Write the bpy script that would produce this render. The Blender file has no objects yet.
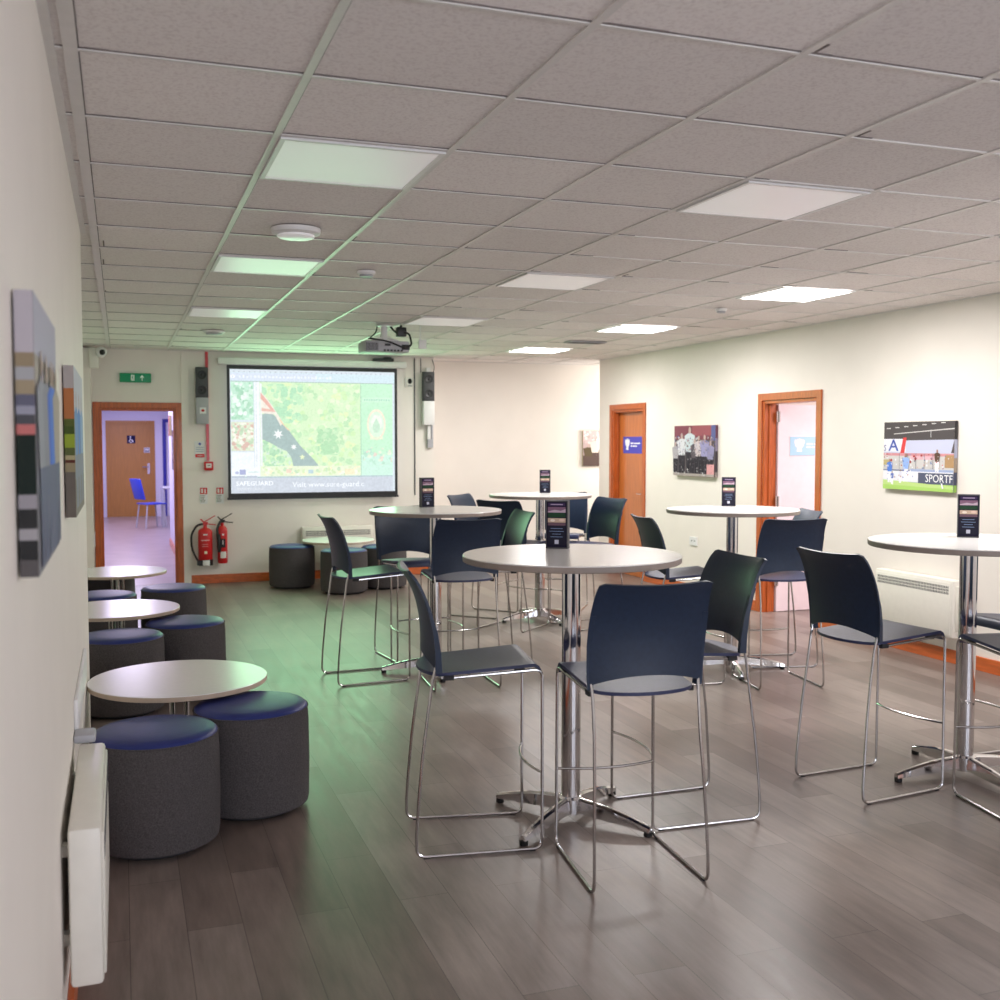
import bpy, bmesh, math, random
from mathutils import Vector, Matrix
random.seed(7)
C = bpy.context.scene.collection
PI = math.pi
R = math.radians
def srgb(r, g, b):
    f = lambda c: (c/255/12.92) if c/255 <= .04045 else ((c/255+.055)/1.055)**2.4
    return (f(r), f(g), f(b), 1)

# ------------------------------------------------------------------ materials
def mat(name, col, rough=.5, metal=0, spec=.5, noise=0, nscale=20, bump=0, bscale=200, coat=0, emit=None, estr=0, trans=0, stretch=None, alpha=None):
    m = bpy.data.materials.new(name); m.use_nodes = True
    nt = m.node_tree; b = nt.nodes['Principled BSDF']
    b.inputs['Base Color'].default_value = col
    b.inputs['Roughness'].default_value = rough
    b.inputs['Metallic'].default_value = metal
    b.inputs['Specular IOR Level'].default_value = spec
    b.inputs['Coat Weight'].default_value = coat
    b.inputs['Transmission Weight'].default_value = trans
    if emit:
        b.inputs['Emission Color'].default_value = emit; b.inputs['Emission Strength'].default_value = estr
    tc = nt.nodes.new('ShaderNodeTexCoord')
    src = tc.outputs['Object']
    if stretch:
        mp = nt.nodes.new('ShaderNodeMapping'); mp.inputs['Scale'].default_value = stretch
        nt.links.new(src, mp.inputs['Vector']); src = mp.outputs['Vector']
    if noise:
        n = nt.nodes.new('ShaderNodeTexNoise'); n.inputs['Scale'].default_value = nscale; n.inputs['Detail'].default_value = 6
        nt.links.new(src, n.inputs['Vector'])
        mr = nt.nodes.new('ShaderNodeMapRange'); mr.inputs['From Min'].default_value = .3; mr.inputs['From Max'].default_value = .7
        mr.inputs['To Min'].default_value = 1-noise; mr.inputs['To Max'].default_value = 1+noise
        nt.links.new(n.outputs['Fac'], mr.inputs['Value'])
        mx = nt.nodes.new('ShaderNodeMix'); mx.data_type = 'RGBA'; mx.blend_type = 'MULTIPLY'; mx.inputs['Factor'].default_value = 1
        mx.inputs['A'].default_value = col
        nt.links.new(mr.outputs['Result'], mx.inputs['B']); nt.links.new(mx.outputs['Result'], b.inputs['Base Color'])
    if bump:
        n2 = nt.nodes.new('ShaderNodeTexNoise'); n2.inputs['Scale'].default_value = bscale; n2.inputs['Detail'].default_value = 4
        nt.links.new(src, n2.inputs['Vector'])
        bp = nt.nodes.new('ShaderNodeBump'); bp.inputs['Strength'].default_value = bump; bp.inputs['Distance'].default_value = .01
        nt.links.new(n2.outputs['Fac'], bp.inputs['Height']); nt.links.new(bp.outputs['Normal'], b.inputs['Normal'])
    return m

def attr_mat(name, rough=.5, emit=0):
    m = bpy.data.materials.new(name); m.use_nodes = True
    nt = m.node_tree; b = nt.nodes['Principled BSDF']; b.inputs['Roughness'].default_value = rough; b.inputs['Specular IOR Level'].default_value = .2
    a = nt.nodes.new('ShaderNodeAttribute'); a.attribute_name = 'Col'
    if emit:
        n = nt.nodes.new('ShaderNodeTexNoise'); n.inputs['Scale'].default_value = 45; n.inputs['Detail'].default_value = 5
        tc = nt.nodes.new('ShaderNodeTexCoord'); nt.links.new(tc.outputs['Object'], n.inputs['Vector'])
        mr = nt.nodes.new('ShaderNodeMapRange'); mr.inputs['From Min'].default_value = .35; mr.inputs['From Max'].default_value = .65
        mr.inputs['To Min'].default_value = .93; mr.inputs['To Max'].default_value = 1.05
        nt.links.new(n.outputs['Fac'], mr.inputs['Value'])
        mx = nt.nodes.new('ShaderNodeMix'); mx.data_type = 'RGBA'; mx.blend_type = 'MULTIPLY'; mx.inputs['Factor'].default_value = 1
        nt.links.new(a.outputs['Color'], mx.inputs['A']); nt.links.new(mr.outputs['Result'], mx.inputs['B'])
        nt.links.new(mx.outputs['Result'], b.inputs['Emission Color']); b.inputs['Emission Strength'].default_value = emit
        b.inputs['Base Color'].default_value = (.02, .02, .02, 1)
    else:
        nt.links.new(a.outputs['Color'], b.inputs['Base Color'])
    return m

def floor_mat():
    m = bpy.data.materials.new('floor_planks'); m.use_nodes = True
    nt = m.node_tree; b = nt.nodes['Principled BSDF']; N = nt.nodes.new; L = nt.links.new
    tc = N('ShaderNodeTexCoord'); mp = N('ShaderNodeMapping'); mp.inputs['Rotation'].default_value = (0, 0, R(90))
    L(tc.outputs['Object'], mp.inputs['Vector'])
    br = N('ShaderNodeTexBrick'); br.inputs['Scale'].default_value = 1; br.offset = .37; br.squash = 1
    br.inputs['Brick Width'].default_value = 1.2; br.inputs['Row Height'].default_value = .18; br.inputs['Mortar Size'].default_value = .0012
    br.inputs['Mortar Smooth'].default_value = .3
    br.inputs['Color1'].default_value = (.150, .112, .096, 1); br.inputs['Color2'].default_value = (.245, .196, .174, 1)
    br.inputs['Mortar'].default_value = (.06, .045, .04, 1)
    L(mp.outputs['Vector'], br.inputs['Vector'])
    mp2 = N('ShaderNodeMapping'); mp2.inputs['Scale'].default_value = (9, 1.1, 1); L(tc.outputs['Object'], mp2.inputs['Vector'])
    n = N('ShaderNodeTexNoise'); n.inputs['Scale'].default_value = 2.2; n.inputs['Detail'].default_value = 9; n.inputs['Roughness'].default_value = .65
    L(mp2.outputs['Vector'], n.inputs['Vector'])
    mr = N('ShaderNodeMapRange'); mr.inputs['From Min'].default_value = .3; mr.inputs['From Max'].default_value = .7
    mr.inputs['To Min'].default_value = .72; mr.inputs['To Max'].default_value = 1.28; L(n.outputs['Fac'], mr.inputs['Value'])
    n3 = N('ShaderNodeTexNoise'); n3.inputs['Scale'].default_value = 1.3; n3.inputs['Detail'].default_value = 3; L(tc.outputs['Object'], n3.inputs['Vector'])
    mr3 = N('ShaderNodeMapRange'); mr3.inputs['From Min'].default_value = .3; mr3.inputs['From Max'].default_value = .7
    mr3.inputs['To Min'].default_value = .85; mr3.inputs['To Max'].default_value = 1.15; L(n3.outputs['Fac'], mr3.inputs['Value'])
    mm = N('ShaderNodeMath'); mm.operation = 'MULTIPLY'; L(mr.outputs['Result'], mm.inputs[0]); L(mr3.outputs['Result'], mm.inputs[1])
    mx = N('ShaderNodeMix'); mx.data_type = 'RGBA'; mx.blend_type = 'MULTIPLY'; mx.inputs['Factor'].default_value = 1
    L(br.outputs['Color'], mx.inputs['A']); L(mm.outputs['Value'], mx.inputs['B']); L(mx.outputs['Result'], b.inputs['Base Color'])
    mr2 = N('ShaderNodeMapRange'); mr2.inputs['To Min'].default_value = .24; mr2.inputs['To Max'].default_value = .5
    L(n.outputs['Fac'], mr2.inputs['Value']); L(mr2.outputs['Result'], b.inputs['Roughness'])
    bp = N('ShaderNodeBump'); bp.inputs['Strength'].default_value = .12; bp.inputs['Distance'].default_value = .004
    L(n.outputs['Fac'], bp.inputs['Height']); L(bp.outputs['Normal'], b.inputs['Normal'])
    b.inputs['Specular IOR Level'].default_value = .6
    return m

def tile_mat():
    m = bpy.data.materials.new('mineral_fibre_tile'); m.use_nodes = True
    nt = m.node_tree; b = nt.nodes['Principled BSDF']; N = nt.nodes.new; L = nt.links.new
    b.inputs['Roughness'].default_value = .85; b.inputs['Specular IOR Level'].default_value = .2
    tc = N('ShaderNodeTexCoord')
    n = N('ShaderNodeTexNoise'); n.inputs['Scale'].default_value = 95; n.inputs['Detail'].default_value = 3; L(tc.outputs['Object'], n.inputs['Vector'])
    cr = N('ShaderNodeValToRGB'); cr.color_ramp.elements[0].position = .34; cr.color_ramp.elements[0].color = (.76, .70, .68, 1)
    cr.color_ramp.elements[1].position = .52; cr.color_ramp.elements[1].color = (.87, .82, .795, 1); L(n.outputs['Fac'], cr.inputs['Fac'])
    # tile to tile variation
    mp = N('ShaderNodeMapping'); mp.inputs['Location'].default_value = (.0914, -3.0379, 0); L(tc.outputs['Object'], mp.inputs['Vector'])
    sc = N('ShaderNodeVectorMath'); sc.operation = 'SCALE'; sc.inputs['Scale'].default_value = 1/.6; L(mp.outputs['Vector'], sc.inputs[0])
    fl = N('ShaderNodeVectorMath'); fl.operation = 'FLOOR'; L(sc.outputs['Vector'], fl.inputs[0])
    sx = N('ShaderNodeSeparateXYZ'); L(fl.outputs['Vector'], sx.inputs[0]); cx = N('ShaderNodeCombineXYZ'); L(sx.outputs['X'], cx.inputs['X']); L(sx.outputs['Y'], cx.inputs['Y'])
    wn = N('ShaderNodeTexWhiteNoise'); L(cx.outputs['Vector'], wn.inputs['Vector'])
    mr = N('ShaderNodeMapRange'); mr.inputs['To Min'].default_value = .93; mr.inputs['To Max'].default_value = 1.06; L(wn.outputs['Value'], mr.inputs['Value'])
    mx = N('ShaderNodeMix'); mx.data_type = 'RGBA'; mx.blend_type = 'MULTIPLY'; mx.inputs['Factor'].default_value = 1
    L(cr.outputs['Color'], mx.inputs['A']); L(mr.outputs['Result'], mx.inputs['B']); L(mx.outputs['Result'], b.inputs['Base Color'])
    bp = N('ShaderNodeBump'); bp.inputs['Strength'].default_value = .35; bp.inputs['Distance'].default_value = .003
    L(n.outputs['Fac'], bp.inputs['Height']); L(bp.outputs['Normal'], b.inputs['Normal'])
    return m

M = {}
M['wall'] = mat('cream_paint', (.86, .805, .74, 1), .6, noise=.02, nscale=3, bump=.03, bscale=90)
M['corr_wall'] = mat('corridor_purple_lit_paint', (.70, .68, .80, 1), .6, noise=.02)  # purple of the corridor light is partly put into this wall colour
M['floor'] = floor_mat()
M['corr_floor'] = mat('corridor_vinyl', (.34, .27, .27, 1), .3, noise=.12, nscale=3)
M['tile'] = tile_mat()
M['grid'] = mat('ceiling_grid_paint', (.74, .71, .68, 1), .4, noise=.03)
M['gridshade_chips'] = mat('gap_shade_and_chips', (.20, .17, .16, 1), .9, noise=.2)  # dark tone for painted shade beside the grid bars and for tile chips
M['wood'] = mat('varnished_door_wood', (.48, .105, .018, 1), .36, noise=.28, nscale=6, stretch=(14, 14, 1.0), coat=.08)
M['door1'] = mat('orange_door_veneer', (.54, .155, .034, 1), .3, noise=.14, nscale=5, stretch=(9, 9, .7), coat=.3)
M['doorfar'] = mat('brown_door_veneer', (.44, .20, .04, 1), .4, noise=.1, nscale=5, stretch=(9, 9, .7))
M['pinkdoor'] = mat('pale_pink_door', (.86, .76, .80, 1), .3, noise=.02)
M['skirt'] = mat('skirting_wood', (.56, .125, .03, 1), .3, noise=.2, nscale=5, stretch=(3, 1, 8))
M['top'] = mat('white_laminate', (.78, .76, .74, 1), .22, noise=.015, nscale=40)
M['edge'] = mat('tabletop_edge', (.34, .28, .24, 1), .45, noise=.06)
M['edge2'] = mat('beech_edge', (.55, .43, .32, 1), .45, noise=.06)
M['chrome'] = mat('chrome', (.72, .71, .72, 1), .09, metal=1, noise=.02)
M['steel'] = mat('brushed_rod', (.55, .54, .54, 1), .2, metal=1, noise=.05)
M['navy'] = mat('navy_plastic', (.014, .027, .058, 1), .42, spec=.45, noise=.1, nscale=60, bump=.04, bscale=500)
M['navy_seat'] = mat('navy_plastic_seat_sheen', (.028, .036, .098, 1), .42, spec=.5, noise=.1, nscale=60, bump=.04, bscale=500)  # same navy plastic, lighter and bluer: reflected light put into the colour
M['black'] = mat('black_plastic', (.012, .012, .013, 1), .4, noise=.1)
M['blackm'] = mat('matte_black', (.018, .018, .02, 1), .7, noise=.1)
M['fabric'] = mat('charcoal_weave', (.092, .083, .084, 1), .9, spec=.15, noise=.3, nscale=180, bump=.3, bscale=400)
M['blueleather'] = mat('blue_vinyl', (.024, .037, .18, 1), .40, spec=.3, noise=.12, nscale=8, bump=.05, bscale=60)
M['cream_plastic'] = mat('cream_enamel', (.82, .79, .71, 1), .35, noise=.02)
M['white_plastic'] = mat('white_plastic', (.82, .81, .80, 1), .4, noise=.02)
M['grey_plastic'] = mat('grey_plastic', (.42, .42, .45, 1), .45, noise=.03)
M['dark_grey'] = mat('dark_grey_plastic', (.06, .06, .065, 1), .5, noise=.08)
M['red'] = mat('red_enamel', (.60, .012, .016, 1), .3, noise=.04, coat=.1)
M['green'] = mat('green_sign', (.0, .22, .09, 1), .35, noise=.02, emit=(.0, .35, .14, 1), estr=.08)
M['blueplastic'] = mat('blue_plastic', (.02, .05, .55, 1), .35, noise=.04)
M['art'] = attr_mat('printed_art', .7)
M['artemit'] = attr_mat('screen_image', .6, emit=1.08)
M['lamp_on'] = mat('lit_diffuser', (.9, .9, .9, 1), .5, noise=.01, emit=(1, .985, .96, 1), estr=9)
M['lamp_off'] = mat('dim_diffuser', (.88, .87, .87, 1), .35, noise=.01, emit=(1, .95, .96, 1), estr=.16)
M['glass'] = mat('window_glass', (1, 1, 1, 1), .02, trans=1, noise=.001)

# ------------------------------------------------------------------ mesh builder
class MB:
    def __init__(s): s.v = []; s.f = []; s.m = []; s.c = []; s.mi = 0; s.col = (1, 1, 1, 1)
    def add(s, vs, fs, T=None):
        o = len(s.v); s.v += [tuple(T @ Vector(p)) if T else tuple(p) for p in vs]
        for f in fs: s.f.append([o+i for i in f]); s.m.append(s.mi); s.c.append(s.col)
    def box(s, x0, x1, y0, y1, z0, z1, T=None):
        v = [(x, y, z) for x in (x0, x1) for y in (y0, y1) for z in (z0, z1)]
        s.add(v, [(0, 1, 3, 2), (4, 6, 7, 5), (0, 4, 5, 1), (2, 3, 7, 6), (0, 2, 6, 4), (1, 5, 7, 3)], T)
    def lathe(s, prof, n=32, c=(0, 0), T=None, cap=True):
        k = len(prof); v = []
        for i in range(n):
            a = 2*PI*i/n
            for r, z in prof: v.append((c[0]+r*math.cos(a), c[1]+r*math.sin(a), z))
        f = []
        for i in range(n):
            j = (i+1) % n
            for q in range(k-1): f.append((i*k+q, j*k+q, j*k+q+1, i*k+q+1))
        if cap:
            f.append([i*k for i in range(n)][::-1]); f.append([i*k+k-1 for i in range(n)])
        s.add(v, f, T)
    def tube(s, pts, r, n=8, T=None, closed=False):
        P = [Vector(p) for p in pts]; K = len(P); v = []; prev = None
        rr = r if isinstance(r, (list, tuple)) else [r]*K
        for i, p in enumerate(P):
            if i == 0: t = P[1]-P[0]
            elif i == K-1: t = P[-1]-P[-2]
            else: t = (P[i+1]-P[i]).normalized()+(P[i]-P[i-1]).normalized()
            t.normalize()
            if prev is None:
                u = t.orthogonal().normalized()
            else:
                u = (prev-t*prev.dot(t)).normalized()
            prev = u; w = t.cross(u)
            for a in range(n):
                an = 2*PI*a/n; v.append(p+(u*math.cos(an)+w*math.sin(an))*rr[i])
        f = [(i*n+a, i*n+(a+1) % n, (i+1)*n+(a+1) % n, (i+1)*n+a) for i in range(K-1) for a in range(n)]
        f += [list(range(n))[::-1], [(K-1)*n+a for a in range(n)]]
        s.add(v, f, T)
    def sphere(s, c, r, n=16, T=None, sz=1):
        prof = [(max(1e-4, r*math.sin(PI*i/10)), c[2]-r*sz*math.cos(PI*i/10)) for i in range(11)]
        s.lathe(prof, n, (c[0], c[1]), T)
    def poly(s, pts, T=None): s.add(pts, [list(range(len(pts)))], T)
    def build(s, name, mats, parent=None, smooth=30, bevel=0, loc=(0, 0, 0), rz=0):
        me = bpy.data.meshes.new(name); me.from_pydata(s.v, [], s.f)
        ms = mats if isinstance(mats, (list, tuple)) else [mats]
        for m in ms: me.materials.append(m)
        me.polygons.foreach_set('material_index', s.m)
        if any(m in (M['art'], M['artemit']) for m in ms):
            ca = me.color_attributes.new('Col', 'FLOAT_COLOR', 'CORNER')
            for p, c in zip(me.polygons, s.c):
                for li in p.loop_indices: ca.data[li].color = c
        me.update()
        bm = bmesh.new(); bm.from_mesh(me); bmesh.ops.recalc_face_normals(bm, faces=bm.faces)
        if bevel:
            bmesh.ops.bevel(bm, geom=[e for e in bm.edges if len(e.link_faces) == 2 and e.calc_face_angle() > R(50)], offset=bevel, segments=2, affect='EDGES', profile=.5)
        bm.to_mesh(me); bm.free()
        if smooth:
            me.polygons.foreach_set('use_smooth', [True]*len(me.polygons)); me.set_sharp_from_angle(angle=R(smooth))
        o = bpy.data.objects.new(name, me); C.objects.link(o); o.location = loc; o.rotation_euler = (0, 0, rz)
        if parent: o.parent = parent
        return o

def fillet(pts, rad, n=5):
    P = [Vector(p) for p in pts]; out = [P[0]]
    for i in range(1, len(P)-1):
        a, b, c = P[i-1], P[i], P[i+1]
        r = rad[i] if isinstance(rad, dict) and i in rad else (rad if not isinstance(rad, dict) else 0)
        if r <= 0: out.append(b); continue
        u = (a-b).normalized(); w = (c-b).normalized()
        r = min(r, (a-b).length*.49, (c-b).length*.49)
        p0 = b+u*r; p2 = b+w*r
        for k in range(n+1):
            t = k/n; out.append(p0*(1-t)**2+b*2*t*(1-t)+p2*t*t)
    out.append(P[-1]); return out

def empty(name, loc, rz=0):
    o = bpy.data.objects.new(name, None); C.objects.link(o); o.location = loc; o.rotation_euler = (0, 0, rz); o.empty_display_size = .1
    return o
def tag(o, label, cat, group=None, kind=None):
    o['label'] = label; o['category'] = cat
    if group: o['group'] = group
    if kind: o['kind'] = kind
    return o
def struct(o): o['kind'] = 'structure'; return o
def dup(root, loc, rz, label, group=None):
    r = root.copy(); C.objects.link(r); r.location = loc; r.rotation_euler = (0, 0, rz); r['label'] = label
    if group: r['group'] = group
    for ch in list(root.children):
        c = ch.copy(); C.objects.link(c); c.parent = r
        for g in list(ch.children):
            d = g.copy(); C.objects.link(d); d.parent = c
    return r

def text_faces(s, size, x, z, align='LEFT'):
    cu = bpy.data.curves.new('t', 'FONT'); cu.body = s; cu.size = size; cu.align_x = align; cu.resolution_u = 2
    o = bpy.data.objects.new('t', cu); C.objects.link(o)
    dg = bpy.context.evaluated_depsgraph_get(); me = o.evaluated_get(dg).to_mesh()
    vs = [(x+v.co.x, z+v.co.y) for v in me.vertices]; fs = [list(p.vertices) for p in me.polygons]
    o.evaluated_get(dg).to_mesh_clear(); bpy.data.objects.remove(o); bpy.data.curves.remove(cu)
    return vs, fs

class Art:
    """flat printed artwork in a local X-Z plane that faces -Y"""
    def __init__(s, w, h, y=0, step=.00004): s.mb = MB(); s.w = w; s.h = h; s.y = y; s.n = 0; s.step = step
    def _y(s): s.n += 1; return s.y-.0003-s.step*s.n
    def poly(s, pts, col):
        s.mb.col = col; y = s._y(); s.mb.add([(p[0]*s.w, y, p[1]*s.h) for p in pts], [list(range(len(pts)))])
    def rect(s, x0, x1, z0, z1, col): s.poly([(x0, z0), (x1, z0), (x1, z1), (x0, z1)], col)
    def ell(s, cx, cz, rx, rz, col, n=14): s.poly([(cx+rx*math.cos(2*PI*i/n), cz+rz*math.sin(2*PI*i/n)) for i in range(n)], col)
    def star(s, cx, cz, r, col, k=7):
        a = s.h/s.w
        s.poly([(cx+a*(r if i % 2 == 0 else r*.45)*math.cos(PI*i/k+PI/2), cz+(r if i % 2 == 0 else r*.45)*math.sin(PI*i/k+PI/2)) for i in range(2*k)], col)
    def text(s, t, size, x, z, col, align='LEFT', sx=1):
        vs, fs = text_faces(t, size*s.h, 0, 0, align); s.mb.col = col; y = s._y()
        s.mb.add([(x*s.w+a*sx, y, z*s.h+b) for a, b in vs], fs)
    def person(s, cx, z0, hgt, top, legs, skin, wid=1.0):
        a = s.h/s.w; w = hgt*.13*wid*a
        s.poly([(cx-w*.7, z0), (cx-w*.1, z0), (cx, z0+hgt*.42), (cx+w*.1, z0), (cx+w*.7, z0), (cx+w*.8, z0+hgt*.5), (cx-w*.8, z0+hgt*.5)], legs)
        s.poly([(cx-w*.8, z0+hgt*.45), (cx+w*.8, z0+hgt*.45), (cx+w*1.15, z0+hgt*.8), (cx+w*.3, z0+hgt*.86), (cx-w*.3, z0+hgt*.86), (cx-w*1.15, z0+hgt*.8)], top)
        s.ell(cx, z0+hgt*.92, hgt*.055*a, hgt*.075, skin, 10)
    def blobs(s, x0, x1, z0, z1, n, cols, size):
        a = s.h/s.w
        for _ in range(n):
            cx, cz = random.uniform(x0, x1), random.uniform(z0, z1); r = size*random.uniform(.5, 1.3); k = random.randint(5, 8)
            rx = min(r*a, cx-x0+.001, x1-cx+.001); rz = min(r, cz-z0+.001, z1-cz+.001)
            s.poly([(cx+rx*random.uniform(.6, 1)*math.cos(2*PI*i/k), cz+rz*random.uniform(.6, 1)*math.sin(2*PI*i/k)) for i in range(k)], random.choice(cols))
    def build(s, name, parent=None, mat_='art', loc=(0, 0, 0), rz=0):
        me_name = name; mb = s.mb
        me = bpy.data.meshes.new(me_name); me.from_pydata(mb.v, [], mb.f); me.materials.append(M[mat_])
        ca = me.color_attributes.new('Col', 'FLOAT_COLOR', 'CORNER')
        for p, c in zip(me.polygons, mb.c):
            for li in p.loop_indices: ca.data[li].color = c
        o = bpy.data.objects.new(name, me); C.objects.link(o); o.location = loc; o.rotation_euler = (0, 0, rz)
        if parent: o.parent = parent
        return o

# ------------------------------------------------------------------ the room
HC = 2.632; XR = 5.708; YB = 12.56; XL = -.165; X0 = -.0914; Y0 = 3.0379; YN = -2.4; YA = 13.1
def wallbox(name, *b, m='wall'):
    mb = MB(); mb.box(*b); o = mb.build(name, M[m], smooth=0); return struct(o)
def wall_holes(name, axis, a0, a1, t0, t1, z0, z1, holes, m='wall'):
    """wall along axis 'x' or 'y' from a0..a1, thickness t0..t1, with holes (h0,h1,hz0,hz1)"""
    mb = MB()
    def bx(p, q, za, zb):
        if q-p < 1e-4 or zb-za < 1e-4: return
        if axis == 'y': mb.box(t0, t1, p, q, za, zb)
        else: mb.box(p, q, t0, t1, za, zb)
    cur = a0
    for h0, h1, hz0, hz1 in sorted(holes):
        bx(cur, h0, z0, z1); bx(h0, h1, z0, hz0); bx(h0, h1, hz1, z1); cur = h1
    bx(cur, a1, z0, z1)
    return struct(mb.build(name, M[m], smooth=0))
# floor
mb = MB(); mb.box(-.6, 8.6, YN-.1, 13.3, -.05, 0); struct(mb.build('floor', M['floor'], smooth=0))
wall_left = wallbox('wall_left', XL-.5, XL, YN, 5.65, 0, 2.70)
wallbox('wall_left_recess', -.56, -.46, 5.65, YB, 0, 2.70)
wallbox('trim_1', -.46, -.29, 12.30, YB, 0, 2.62)
DLx0, DLx1, DLz = -.215, .592, 1.985     # clear opening of the door in the back wall
wall_holes('wall_back', 'x', -.46, 3.60, YB, YB+.12, 0, 2.70, [(DLx0, DLx1, 0, DLz)])
wallbox('wall_alcove', 3.48, 8.5, YA, YA+.1, 0, 2.70)
wallbox('wall_alcove_return', 3.48, 3.60, YB+.12, YA, 0, 2.70)
d2a, d2b, d1a, d1b, DZ = 7.84, 8.68, 11.12, 11.94, 2.0
wall_holes('wall_right', 'y', YN, 12.33, XR, XR+.13, 0, 2.70, [(d2a, d2b, 0, DZ), (d1a, d1b, 0, DZ)])
wallbox('wall_passage', XR+.13, 8.5, 12.2, 12.33, 0, 2.70)
wallbox('wall_passage_end', 8.5, 8.6, 12.2, YA+.1, 0, 2.70)
wall_holes('wall_near', 'x', XL, XR, YN-.12, YN, 0, 2.70, [(.6, 2.6, .9, 2.2), (3.1, 5.1, .9, 2.2)])
for i, (a, b) in enumerate([(.6, 2.6), (3.1, 5.1)]):
    mb = MB()
    for x in (a, (a+b)/2-.025, b-.05): mb.box(x, x+.05, YN-.09, YN-.03, .9, 2.2)
    for z in (.9, 2.15): mb.box(a+.05, b-.05, YN-.09, YN-.03, z, z+.05)
    w = struct(mb.build('window_%d' % (i+1), M['white_plastic'], smooth=0))
# pilaster beside the fire equipment
wallbox('trim_2', .655, .735, YB-.02, YB, 0, 2.62)

# ceiling: tiles above, exposed grid below, one mesh
mb = MB(); mb.mi = 0
mb.box(-.6, 8.6, YN-.1, 13.3, HC+.006, HC+.05)
mb.mi = 1
import itertools
for i in range(-1, 15):
    x = X0+.6*i
    if x < -.58 or x > 8.5: continue
    w = .018 if i == 0 else .012
    if i == 0: x -= .012
    y1 = YA
    mb.box(x-w, x+w, YN, y1, HC, HC+.0058)
for j in range(-9, 17):
    y = Y0+.6*j
    mb.box(-.56, 8.5, y-.007, y+.008, HC+.0006, HC+.0058)
mb.mi = 2  # dark strips painted as shade along the bars, then chips
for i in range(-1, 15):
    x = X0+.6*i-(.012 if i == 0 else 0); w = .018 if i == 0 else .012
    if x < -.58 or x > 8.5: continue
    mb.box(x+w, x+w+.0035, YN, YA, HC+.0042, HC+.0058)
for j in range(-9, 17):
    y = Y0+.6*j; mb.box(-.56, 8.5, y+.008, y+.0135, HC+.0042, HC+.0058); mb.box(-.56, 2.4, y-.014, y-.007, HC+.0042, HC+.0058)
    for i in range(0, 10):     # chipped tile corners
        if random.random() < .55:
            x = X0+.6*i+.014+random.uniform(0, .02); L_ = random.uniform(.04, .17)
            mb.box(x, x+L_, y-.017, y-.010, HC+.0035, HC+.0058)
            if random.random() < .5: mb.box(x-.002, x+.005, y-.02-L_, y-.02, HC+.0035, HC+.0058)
# perimeter angle
mb.mi = 1
mb.box(XL, XL+.024, YN, 5.65, HC-.001, HC+.0058); mb.box(XR-.024, XR, YN, 12.33, HC-.001, HC+.0058); mb.box(-.46, 3.6, YB-.024, YB, HC-.001, HC+.0058); mb.box(3.6, 8.5, YA-.024, YA, HC-.001, HC+.0058)
struct(mb.build('ceiling', [M['tile'], M['grid'], M['gridshade_chips']], smooth=0))

# baseboards
def board(name, *b): mb = MB(); mb.box(*b); return struct(mb.build(name, M['skirt'], bevel=.004, smooth=0))
board('baseboard_left', XL, XL+.018, YN, 5.65, 0, .10)
board('baseboard_right', XR-.018, XR, YN, 7.775, 0, .10)
board('baseboard_right_far', XR-.018, XR, 8.745, 11.055, 0, .10)
board('baseboard_right_corner', XR-.018, XR, 12.005, 12.33, 0, .10)
board('baseboard_back', .735, 3.60, YB-.018, YB, 0, .10)
board('baseboard_alcove', 3.60, 8.5, YA-.018, YA, 0, .10)

# ---- doors
def frame_y(mb, X, a, b, z, w=.065, d=.018, depth=.13):     # door frame in the right wall
    mb.box(X-d, X, a-w, a+.002, 0, z+w); mb.box(X-d, X, b-.002, b+w, 0, z+w); mb.box(X-d, X, a, b, z, z+w)
    mb.box(X, X+depth, a, a+.03, 0, z); mb.box(X, X+depth, b-.03, b, 0, z); mb.box(X, X+depth, a+.03, b-.03, z-.03, z)
    mb.box(X+.045, X+.06, b-.045, b-.03, 0, z-.03)
# door 1, closed and set back in the frame
mb = MB(); mb.box(XR+.075, XR+.115, d1a+.032, d1b-.032, .006, DZ-.032); dd = struct(mb.build('door_1', M['door1'], smooth=0))
mb = MB(); frame_y(mb, XR, d1a, d1b, DZ); mb.build('door_frame', M['wood'], dd, smooth=0, bevel=.003)
mb = MB(); mb.tube([(XR+.075, d1a+.09, 1.0), (XR+.02, d1a+.09, 1.0), (XR+.02, d1a+.2, 1.0)], .009); mb.build('door_handle', M['chrome'], dd)
# door 2, leaf swung open into the room behind
mb = MB(); mb.box(XR+.135, XR+.935, d2b-.055, d2b-.015, .006, DZ-.035); dd = struct(mb.build('door_2', M['pinkdoor'], smooth=0))
mb = MB(); frame_y(mb, XR, d2a, d2b, DZ); mb.build('door_frame', M['wood'], dd, smooth=0, bevel=.003)
mb = MB()
for z in (.25, 1.0, 1.8): mb = MB(); mb.box(XR+.110, XR+.150, d2b-.062, d2b-.054, z, z+.1); mb.lathe([(.008, z), (.008, z+.1)], 10, (XR+.135, d2b-.064)); mb.build('hinge', M['steel'], dd)
mb = MB(); mb.tube([(XR+.86, d2b-.055, 1.0), (XR+.86, d2b-.10, 1.0), (XR+.76, d2b-.10, 1.0)], .009); mb.build('door_handle', M['chrome'], dd)
wall_holes('wall_store', 'x', XR+.13, 8.5, 8.95, 9.05, 0, 2.7, [])
wallbox('wall_store_side', 8.5, 8.6, 5.5, 9.05, 0, 2.7); wallbox('wall_store_near', XR+.13, 8.5, 5.4, 5.5, 0, 2.7)
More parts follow.
